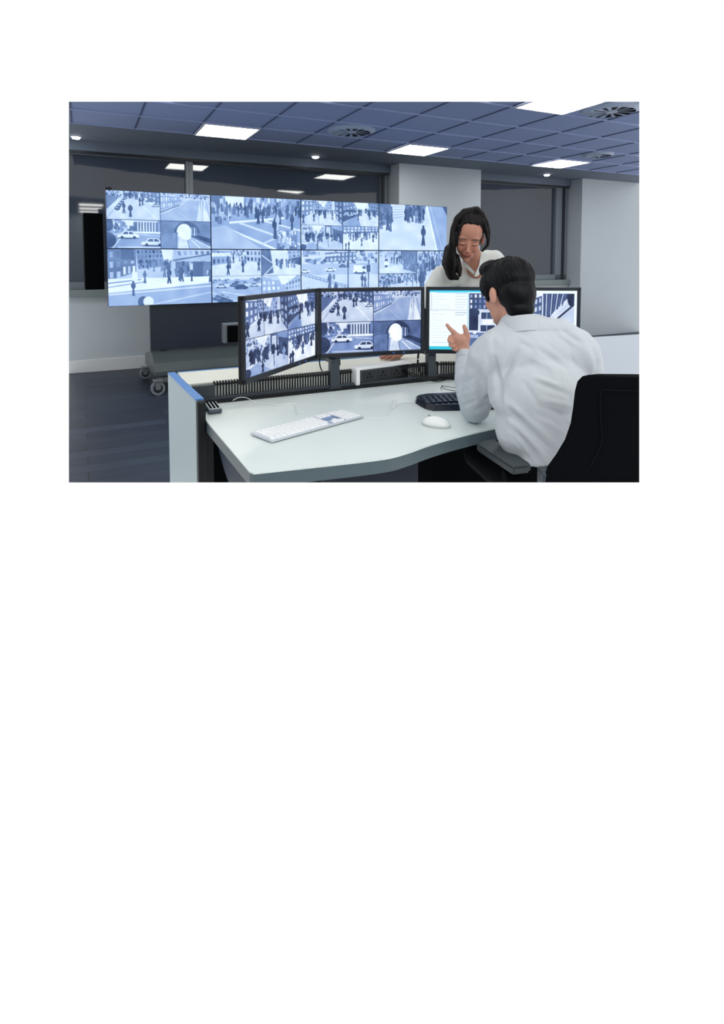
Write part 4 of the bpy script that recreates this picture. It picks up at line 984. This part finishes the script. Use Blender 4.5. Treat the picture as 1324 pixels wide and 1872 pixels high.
def tone_skin(me, C, R, k, base, female):
    co = vco(me); L = (co - np.array(C)) @ np.array(R) / k
    col = np.tile(np.array(lin(base)), (len(co), 1))
    def blend(m, c, f=1.0): 
        mm = m[:, None] * f; col[:] = col * (1 - mm) + np.array(lin(c)) * mm
    x, y, z = L[:, 0], L[:, 1], L[:, 2]; ax = np.abs(x)
    blend(np.exp(-((ax - .034) / .018) ** 2 - ((z + .03) / .018) ** 2) * (y > .04), (196, 112, 98), .35)
    lipz = np.exp(-((z + .0630) / .0085) ** 4) * np.exp(-(ax / .024) ** 6) * (y > .07); blend(lipz, (150, 70, 68), .85)
    blend(np.exp(-((z + .0632) / .0018) ** 2) * np.exp(-(ax / .026) ** 6) * (y > .07), (84, 40, 42), .85)
    br = np.exp(-((z - .0215 + 7 * (ax - .03) ** 2) / .0044) ** 2) * np.exp(-((ax - .031) / .020) ** 6) * (y > .05); blend(br, (36, 24, 24), .9)
    ey = np.exp(-((z + .0115 - 6 * (ax - .031) ** 2) / .0026) ** 2) * np.exp(-((ax - .031) / .0155) ** 6) * (y > .05); blend(ey, (22, 16, 18), .95)
    ey2 = np.exp(-((z - .003) / .0022) ** 2) * np.exp(-((ax - .031) / .0155) ** 6) * (y > .05); blend(ey2, (150, 92, 78), .5)
    blend(np.exp(-((z + .0415) / .003) ** 2) * np.exp(-((ax - .008) / .005) ** 2) * (y > .085), (90, 46, 42), .8)
    a = me.attributes.new('tone', 'FLOAT_COLOR', 'POINT'); a.data.foreach_set('color', np.concatenate([col, np.ones((len(co), 1))], 1).reshape(-1).astype(np.float32))
def seg_dist(co, a, b):
    a, b = np.array(a), np.array(b); d = b - a; t = np.clip(((co - a) @ d) / (d @ d), 0, 1); return np.linalg.norm(co - a - t[:, None] * d, axis=1), t
def wrinkle(me, folds, amp=.004, sc_=(9, 9, 9), seed=0, amp2=.0015, e1=(.62, 0, -.78)):
    e1 = Vector(e1).normalized(); e2 = e1.cross(Vector((0, 1, 0))).normalized()
    co = vco(me); no = vno(me); disp = np.zeros(len(co))
    def flat(q):            # folds are laid over the side that faces -y, whatever its depth
        q = np.atleast_2d(np.array(q, float)); k_ = 1.85 / q[:, 1]
        return np.stack([q[:, 0] * k_, np.zeros(len(q)), (q[:, 2] - CAM_H) * k_], 1)
    c2 = flat(co); face_ = np.clip(.35 - no[:, 1], 0, 1)
    for a, b, w, h in folds:
        d, t = seg_dist(c2, flat(a)[0], flat(b)[0]); d = d * (1 - .0 * t) ; h = h * face_; disp += h * np.exp(-(d / w) ** 2) * np.sin(np.pi * np.clip(t * .9 + .05, 0, 1)) ** .5
    for i in range(len(co)):
        p = co[i]
        P_ = Vector(p); wv = .35 * noise.noise(P_ * 5 + Vector((seed, 0, 0)))
        q_ = Vector((P_.dot(e1) * sc_[0] + seed + wv, P_.dot(e2) * sc_[1] + wv * 2, p[1] * sc_[2])); m_ = .5 + .5 * noise.noise(P_ * 7 + Vector((0, seed, 3)))
        disp[i] += amp * m_ * (1 - 2.4 * abs(noise.noise(q_))) + amp2 * m_ * (1 - 2.4 * abs(noise.noise(q_ * 2.3)))
    setco(me, co + no * disp[:, None])
def strands(me, amp, fx, fz, C, seed=0):
    co = vco(me); no = vno(me); out = np.zeros(len(co))
    for i in range(len(co)):
        p = co[i] - np.array(C); th_ = math.atan2(p[1], p[0]); r = math.hypot(p[0], p[1])
        q = Vector((math.cos(th_) * fx * .12, math.sin(th_) * fx * .12, p[2] * fz + seed))
        out[i] = amp * (noise.noise(Vector((th_ * fx * .35, r * 10, p[2] * fz + seed))) + .5 * noise.noise(Vector((th_ * fx, r * 20 + 3, p[2] * fz * 2 + seed))))
    setco(me, co + no * out[:, None])

# ---- seated man
hC = V(.525, 1.945, 1.235); hR = frame((-.42, .86, -.26), (-.02, .12, 1))
neck = V(.56, 1.90, 1.10)
shL, shR = V(.445, 1.885, 1.045), V(.745, 1.86, 1.03)
elL, elR = V(.438, 2.105, .795), V(.86, 2.06, .80)
wrL = at(849, 650, Y=2.285); wrR = V(.74, 2.33, .775)
chest, belly, hip = V(.60, 1.90, .96), V(.64, 1.86, .78), V(.69, 1.84, .60)
mb = MB(); head_prims(mb, hC, hR, .93)
mb.cap(hC + hR @ V(0, -.02, -.05), neck, .050, .050); mb.chain([neck, chest, belly, hip], [.05, .07, .08, .08])
mb.chain([V(.49, 1.89, 1.04), shL, elL, wrL], [.04, .035, .030, .025]); mb.chain([V(.70, 1.88, 1.03), shR, elR, wrR], [.04, .035, .030, .025])
mb.chain([V(.60, 1.89, 1.0), V(.49, 1.89, 1.04)], [.05, .04]); mb.chain([V(.60, 1.89, 1.0), V(.70, 1.88, 1.03)], [.05, .04])
HY = 2.30
def h_(x, y, dy=0): return at(x, y, Y=HY + dy)
mb.cap(wrL, h_(845, 636), .024, .026); mb.chain([h_(849, 640), h_(845, 622)], [.024, .026]); mb.chain([h_(838, 634), h_(835, 618)], [.020, .022]); mb.cap(h_(845, 632), h_(836, 622), .024, .022)
mb.chain([h_(838, 617), h_(829, 607, -.004), h_(823, 601, .004), h_(817.5, 594, .012)], [.0125, .0105, .0088, .0072])       # index
mb.chain([h_(834, 622), h_(824, 616, .004), h_(821.5, 622, -.012), h_(828, 626, -.026)], [.0115, .0098, .0088, .0078])       # middle, bent
mb.chain([h_(835, 629), h_(825, 625, .004), h_(823.5, 631, -.014), h_(830, 633, -.028)], [.011, .0092, .0084, .0074])
mb.chain([h_(838, 636), h_(829, 633, .004), h_(829, 638, -.014), h_(834, 640, -.026)], [.0098, .0082, .0074, .0066])
mb.chain([h_(851, 630), h_(855, 616, -.006), h_(852, 605, -.006), h_(849, 596.5, 0)], [.016, .0125, .0108, .0086])           # thumb
# right hand, resting on the worktop
hr = V(.70, 2.38, .765)
mb.cap(wrR, hr, .024, .022)
for k, (dx, ln) in enumerate(((-.03, .07), (-.012, .078), (.006, .073), (.022, .058))): mb.chain([hr + V(dx, .02, 0), hr + V(dx * 1.3 - .01, .02 + ln * .55, .004), hr + V(dx * 1.4 - .015, .02 + ln, -.008)], [.010, .0088, .0072])
mb.chain([hr + V(-.02, -.01, 0), hr + V(-.05, .015, .0), hr + V(-.062, .042, -.006)], [.012, .010, .008])
me = remesh(mb, .0034, 3, .5); tone_skin(me, hC, hR, .93, (198, 146, 126), False)
man = put('person', me, M_skin); tag(man, 'seated person with short black hair and white shirt seen from behind, left hand raised', 'person')
# hair of the man
mb = MB()
HK = .885
def hp(x, y, z): return hC + hR @ (V(x, y, z) * HK)
def he(c, r): mb.ell(hp(*c), tuple(q * HK for q in r), hR, 28, 20)
he((0, -.024, .046), (.087, .098, .086)); he((0, .01, .072), (.078, .082, .062)); he((0, -.052, -.012), (.076, .066, .085)); he((0, -.058, -.070), (.060, .044, .055)); he((.0, -.05, -.105), (.050, .036, .035))
he((-.030, .03, .098), (.05, .06, .034)); he((.034, .02, .098), (.046, .065, .034)); he((-.07, .035, .03), (.018, .03, .045)); he((.07, .035, .03), (.018, .03, .045)); he((-.074, .030, -.005), (.008, .010, .03))
me = remesh(mb, .0026, 9, .5)
co = vco(me); no = vno(me); L = (co - np.array(hC)) @ np.array(hR); out = np.zeros(len(co))
L_ = lambda q: Vector((float(q[0]), float(q[1]), float(q[2])))
for i, p in enumerate(L):
    # combed from a crown at the back towards forehead and nape
    cx_, cy_, cz_ = p[0], p[1] + .055, p[2] - .10
    th_ = math.atan2(cx_, cy_); r = math.sqrt(cx_ ** 2 + cy_ ** 2 + cz_ ** 2)
    up_ = min(1, max(.25, (p[2] + .06) / .12))
    out[i] = up_ * (.0050 * noise.noise(Vector((th_ * 2.2, r * 16, 1))) + .0030 * noise.noise(Vector((th_ * 11 + 4 * noise.noise(L_(p) * 18), r * 10, 4))) + .0024 * noise.noise(Vector((th_ * 26 + 5 * noise.noise(L_(p) * 22), r * 14, 9))))
setco(me, co + no * out[:, None]); put('hair', me, M_hair, man)
# shirt of the man
mb = MB()
TR_ = frame((-.12, .97, -.2), (0, .15, 1))
mb.ell(V(.597, 1.875, 1.03), (.165, .098, .10), TR_, 28, 20); mb.ell(V(.61, 1.862, .93), (.168, .118, .15), TR_, 28, 20); mb.ell(V(.625, 1.855, .80), (.158, .115, .15), TR_, 28, 20); mb.ell(V(.66, 1.85, .755), (.162, .118, .105), TR_, 28, 20)
mb.cap(V(.50, 1.88, 1.075), V(.70, 1.87, 1.065), .055, .055); mb.chain([V(.53, 1.89, 1.10), V(.60, 1.88, 1.105), V(.67, 1.875, 1.092), V(.735, 1.868, 1.055)], [.055, .060, .058, .060]); mb.cap(V(.552, 1.895, 1.125), V(.56, 1.885, 1.085), .062, .078)
mb.chain([V(.48, 1.88, 1.05), V(.452, 1.90, 1.02), V(.448, 1.985, .90), V(.446, 2.085, .80)], [.066, .066, .062, .056])
mb.chain([V(.446, 2.09, .798), (elL + wrL) * .5 + V(-.004, 0, 0), wrL + (elL - wrL) * .12], [.053, .047, .034])
mb.cap(wrL + (elL - wrL) * .14, wrL + (elL - wrL) * .02, .033, .032)
mb.chain([V(.70, 1.87, 1.045), shR, V(.80, 1.955, .91), elR, wrR + V(0, -.03, 0)], [.066, .066, .06, .054, .034])
me = remesh(mb, .0055, 10, .5)
def bk(x, y, Y=1.76): return at(x, y, Y=Y)
folds = [(bk(905, 655), bk(918, 735), .009, -.016), (bk(900, 640), bk(905, 610), .009, -.006),
         (bk(916, 700), bk(950, 625), .011, -.012), (bk(930, 700), bk(965, 640), .010, .008), (bk(950, 625), bk(975, 640), .008, -.007),
         (bk(920, 720), bk(935, 775), .009, .008), (bk(932, 735), bk(1000, 800), .009, .008), (bk(935, 750), bk(1010, 822), .008, -.010), (bk(940, 772), bk(1005, 840), .009, .009), (bk(945, 790), bk(1000, 852), .008, -.009), (bk(950, 805), bk(985, 848), .007, .006),
         (bk(975, 655), bk(1010, 675), .010, .006), (bk(985, 640), bk(1035, 672), .009, -.006), (bk(980, 690), bk(1020, 705), .008, .006), (bk(985, 700), bk(1040, 722), .009, -.006), (bk(990, 730), bk(1045, 742), .008, .006), (bk(985, 742), bk(1040, 762), .008, -.006), (bk(975, 760), bk(1030, 790), .008, .006), (bk(960, 700), bk(985, 740), .008, -.005),
         (bk(1020, 612), bk(1050, 630), .008, .005), (bk(1030, 606), bk(1062, 628), .007, -.005), (bk(1078, 612), bk(1092, 670), .008, -.010), (bk(945, 606), bk(1060, 606), .006, -.003),
         (bk(885, 640, 1.9), bk(892, 720, 1.95), .010, .006), (bk(875, 660, 1.9), bk(880, 740, 1.98), .009, -.005), (bk(885, 735, 2.0), bk(903, 712, 1.93), .008, -.008), (bk(888, 750, 2.02), bk(905, 728, 1.95), .007, .007), (bk(868, 750, 2.03), bk(892, 740, 2.0), .007, -.006),
         (V(.40, 2.12, .83), V(.45, 2.10, .86), .007, .006), (V(.40, 2.15, .86), V(.46, 2.14, .90), .006, -.006), (V(.40, 2.18, .885), V(.45, 2.17, .91), .007, .006), (V(.40, 2.2, .91), V(.46, 2.2, .93), .006, -.005), (V(.40, 2.09, .80), V(.45, 2.07, .83), .006, -.006)]
wrinkle(me, folds, .0062, (4.5, 15, 4), 3.3, .0036)
shirt = put('shirt', me, M_shirt, man)
mb = MB(); mb.ell(V(.675, 1.85, .62), (.170, .130, .12), None, 24, 16); mb.chain([V(.60, 1.9, .57), V(.52, 2.3, .55)], [.085, .07]); mb.chain([V(.76, 1.9, .57), V(.80, 2.3, .55)], [.085, .07])
put('trousers', remesh(mb, .008, 6), mat('black trousers', (12, 14, 18), .9, spec=.05), man)
# yoke seam and collar
def ring(c, R, rx, ry, z0, z1, th, n=40, a0=0, a1=2 * math.pi, tilt=0):
    rg = []
    for k in range(n + 1):
        a = a0 + (a1 - a0) * k / n; e = V(math.cos(a), math.sin(a), 0)
        P = [V(e.x * rx, e.y * ry, z0), V(e.x * (rx + th), e.y * (ry + th), z0), V(e.x * (rx + th - tilt), e.y * (ry + th - tilt), z1), V(e.x * (rx - tilt), e.y * (ry - tilt), z1)]
        rg.append([c + R @ q for q in P])
    b = MB(); b.loft(rg); return b
nR = frame((-.25, .93, -.25), (-.1, .3, 1))
link('collar', ring(V(.556, 1.885, 1.125), nR, .064, .066, -.022, .030, .005, 48, math.radians(-235), math.radians(55), .006), M_shirt, man, True, 50)
link('cuff', ring(wrL + (elL - wrL) * .06, frame((0, 1, 0), (wrL - elL)), .030, .030, -.028, .022, .005, 32), M_shirt, man, True, 50)

# ---- standing woman, leaning on the rear shelf
wC = V(.585, 2.93, 1.462); wR = frame((-.13, -.86, -.46), (.03, -.42, .9)); wk = 1.0
wn = V(.655, 3.04, 1.315)
sA, sB = V(.490, 3.07, 1.255), V(.765, 3.16, 1.335)
eA, hA = V(.37, 3.10, 1.02), at(742, 650, z=.865)
hA = V(.275, 3.0, .868)
eB, hB = V(.95, 3.12, 1.04), V(.93, 3.08, .862)
hipW = V(.80, 3.62, .96)
mb = MB(); head_prims(mb, wC, wR, wk, True)
mb.cap(wC + wR @ V(0, -.03, -.05), wn, .045, .05); mb.chain([wn, V(.68, 3.20, 1.20), V(.74, 3.42, 1.08), hipW], [.05, .06, .07, .10])
mb.chain([V(.60, 3.12, 1.26), sA, eA, hA], [.045, .04, .033, .021]); mb.chain([V(.71, 3.16, 1.30), sB, eB, hB], [.045, .04, .033, .021])
for s_ in (-1, 1): mb.chain([hipW + V(s_ * .08, 0, -.03), V(.80 + s_ * .09, 3.66, .5), V(.80 + s_ * .1, 3.72, .07)], [.08, .055, .04]); mb.cap(V(.80 + s_ * .1, 3.74, .035), V(.80 + s_ * .1, 3.58, .03), .035, .028)
def hand_down(w, dirn, side):
    dirn = Vector(dirn).normalized(); sd = V(-dirn.y, dirn.x, 0) * side; pm = w + dirn * .045 + V(0, 0, -.018)
    mb.cap(w, pm, .022, .020); mb.cap(pm - sd * .018, pm + sd * .018, .017, .017)
    for k, (off, ln) in enumerate(((-.030, .056), (-.011, .075), (.009, .082), (.028, .074))):
        b0 = pm + sd * off + dirn * .015; b0.z = ZS + .014
        mb.chain([b0, b0 + (dirn + sd * off * 6).normalized() * ln * .55 + V(0, 0, .005), b0 + (dirn + sd * off * 6).normalized() * ln + V(0, 0, -.005)], [.010, .0085, .0068])
    mb.chain([pm + sd * .022 - dirn * .015, pm + sd * .055 + dirn * .01, pm + sd * .068 + dirn * .035], [.012, .010, .008])
hand_down(hA, (-.85, -.45, 0), -1); hand_down(hB, (-.1, -1, 0), 1)
me = remesh(mb, .0028, 3, .45); tone_skin(me, wC, wR, wk, (186, 130, 110), True)
woman = put('person', me, M_skin); tag(woman, 'person with long dark hair in a white blouse, standing bent over the monitors, looking down', 'person')
mb = MB()
def wp(x, y, z): return wC + wR @ V(x, y, z)
def we(c, r): mb.ell(wp(*c), r, wR, 28, 20)
we((0, -.030, .044), (.086, .092, .086)); we((0, -.012, .088), (.070, .066, .042)); we((-.005, -.06, -.03), (.074, .05, .09))
# front locks: local x points to the image's left for her (she faces the viewer)
Yh = 2.90
def wl(x, y, Y=2.90): return at(x, y, Y=Y)
mb.chain([wl(872, 384, 2.90), wl(850, 388, 2.875), wl(836, 400, 2.865), wl(829, 420, 2.865), wl(827, 445, 2.87), wl(824, 470, 2.90), wl(824, 497, 2.93)], [.020, .020, .017, .014, .018, .030, .028])
mb.chain([wl(820, 455, 2.93), wl(818, 480, 2.93), wl(826, 504, 2.93), wl(836, 508, 2.93)], [.020, .028, .024, .012]); mb.chain([wl(833, 470, 2.92), wl(839, 492, 2.92), wl(841, 503, 2.91)], [.020, .018, .008])
mb.chain([wl(872, 384, 2.885), wl(882, 394, 2.885), wl(890, 410, 2.89), wl(894, 430, 2.90), wl(892, 448, 2.90), wl(882, 459, 2.90)], [.018, .017, .013, .010, .008, .006])
mb.chain([wl(870, 398, 2.875), wl(854, 402, 2.862), wl(843, 412, 2.86), wl(837, 428, 2.865), wl(834, 448, 2.88)], [.015, .013, .011, .009, .010]); mb.chain([wl(872, 397, 2.87), wl(882, 404, 2.868), wl(888, 418, 2.875), wl(891, 434, 2.89)], [.014, .012, .010, .008])
me = remesh(mb, .0027, 12, .5); strands(me, .0026, 60, 7, wC, 2); put('hair', me, M_hairb, woman)
# blouse
mb = MB(); BR = frame((-.2, -.8, -.45), (-.05, -.5, .85))
mb.ell(V(.66, 3.15, 1.21), (.155, .10, .10), BR, 28, 20); mb.ell(V(.69, 3.22, 1.12), (.145, .11, .14), BR, 28, 20); mb.chain([V(.69, 3.22, 1.14), V(.75, 3.42, 1.06), V(.79, 3.58, .98)], [.12, .12, .13])
mb.cap(V(.54, 3.11, 1.275), V(.745, 3.17, 1.345), .050, .052)
mb.chain([V(.58, 3.11, 1.26), V(.478, 3.07, 1.25), V(.395, 3.08, 1.11), eA, hA + V(.03, .02, .04)], [.06, .062, .056, .050, .036]); mb.chain([V(.70, 3.16, 1.31), V(.775, 3.16, 1.335), V(.87, 3.13, 1.18), eB, hB + V(0, .01, .05)], [.06, .060, .055, .048, .036])
me = remesh(mb, .0055, 8, .5)
wrinkle(me, [(wl(800, 485, 3.02), wl(815, 520, 3.0), .008, .005), (wl(790, 495, 3.02), wl(785, 520, 3.0), .008, -.005), (wl(845, 500, 3.0), wl(840, 530, 3.0), .008, .004)], .005, (5, 14, 5), 7, .002, (-.3, 0, -.95))
blouse = put('blouse', me, M_shirtw, woman)
link('collar', MB().loft([[p + V(0, -.004, 0) for p in q] for q in []]) if False else MB().prism([(0, 0), (1e-3, 0), (0, 1e-3)], -1, -.999), M_shirtw, woman) if False else None
def flap(pts, th, name, m, parent):
    c = sum(pts, V(0, 0, 0)) / len(pts); n_ = (pts[1] - pts[0]).cross(pts[2] - pts[0]).normalized() * th
    link(name, MB().loft([pts, [p + n_ for p in pts]]), m, parent)
flap([wl(843, 466, 2.985), wl(846, 484, 2.965), wl(866, 502, 2.955), wl(868, 498, 2.95), wl(851, 480, 2.955), wl(846, 464, 2.97)], .004, 'collar_flap', M_shirtw, woman)
flap([wl(880, 462, 2.985), wl(876, 485, 2.96), wl(867, 505, 2.95), wl(872, 505, 2.95), wl(886, 490, 2.965), wl(892, 466, 2.99)], .004, 'collar_flap', M_shirtw, woman)
# trousers and shoes of the woman
mb = MB(); mb.ell(hipW + V(0, 0, -.02), (.17, .13, .14), None, 24, 16)
for s_ in (-1, 1): mb.chain([hipW + V(s_ * .08, 0, -.04), V(.80 + s_ * .09, 3.66, .5), V(.80 + s_ * .1, 3.72, .10)], [.10, .075, .06])
put('trousers', remesh(mb, .01, 6), mat('dark trousers', (24, 26, 32), .8), woman)

# ------------------------------------------------------------------ keep only what lies inside the photographed part of the place
for o in list(OBJS):
    if o.name.startswith(('ceiling_light',)): continue
    root = o
    while root.parent: root = root.parent
    if root.get('label', '').endswith('behind the viewer'): continue
    trim_to_view(o)
# parts that ended up wholly outside are dropped
for o in list(bpy.data.objects):
    if o.type == 'MESH' and len(o.data.vertices) == 0:
        for c in o.children: c.parent = o.parent
        bpy.data.objects.remove(o)
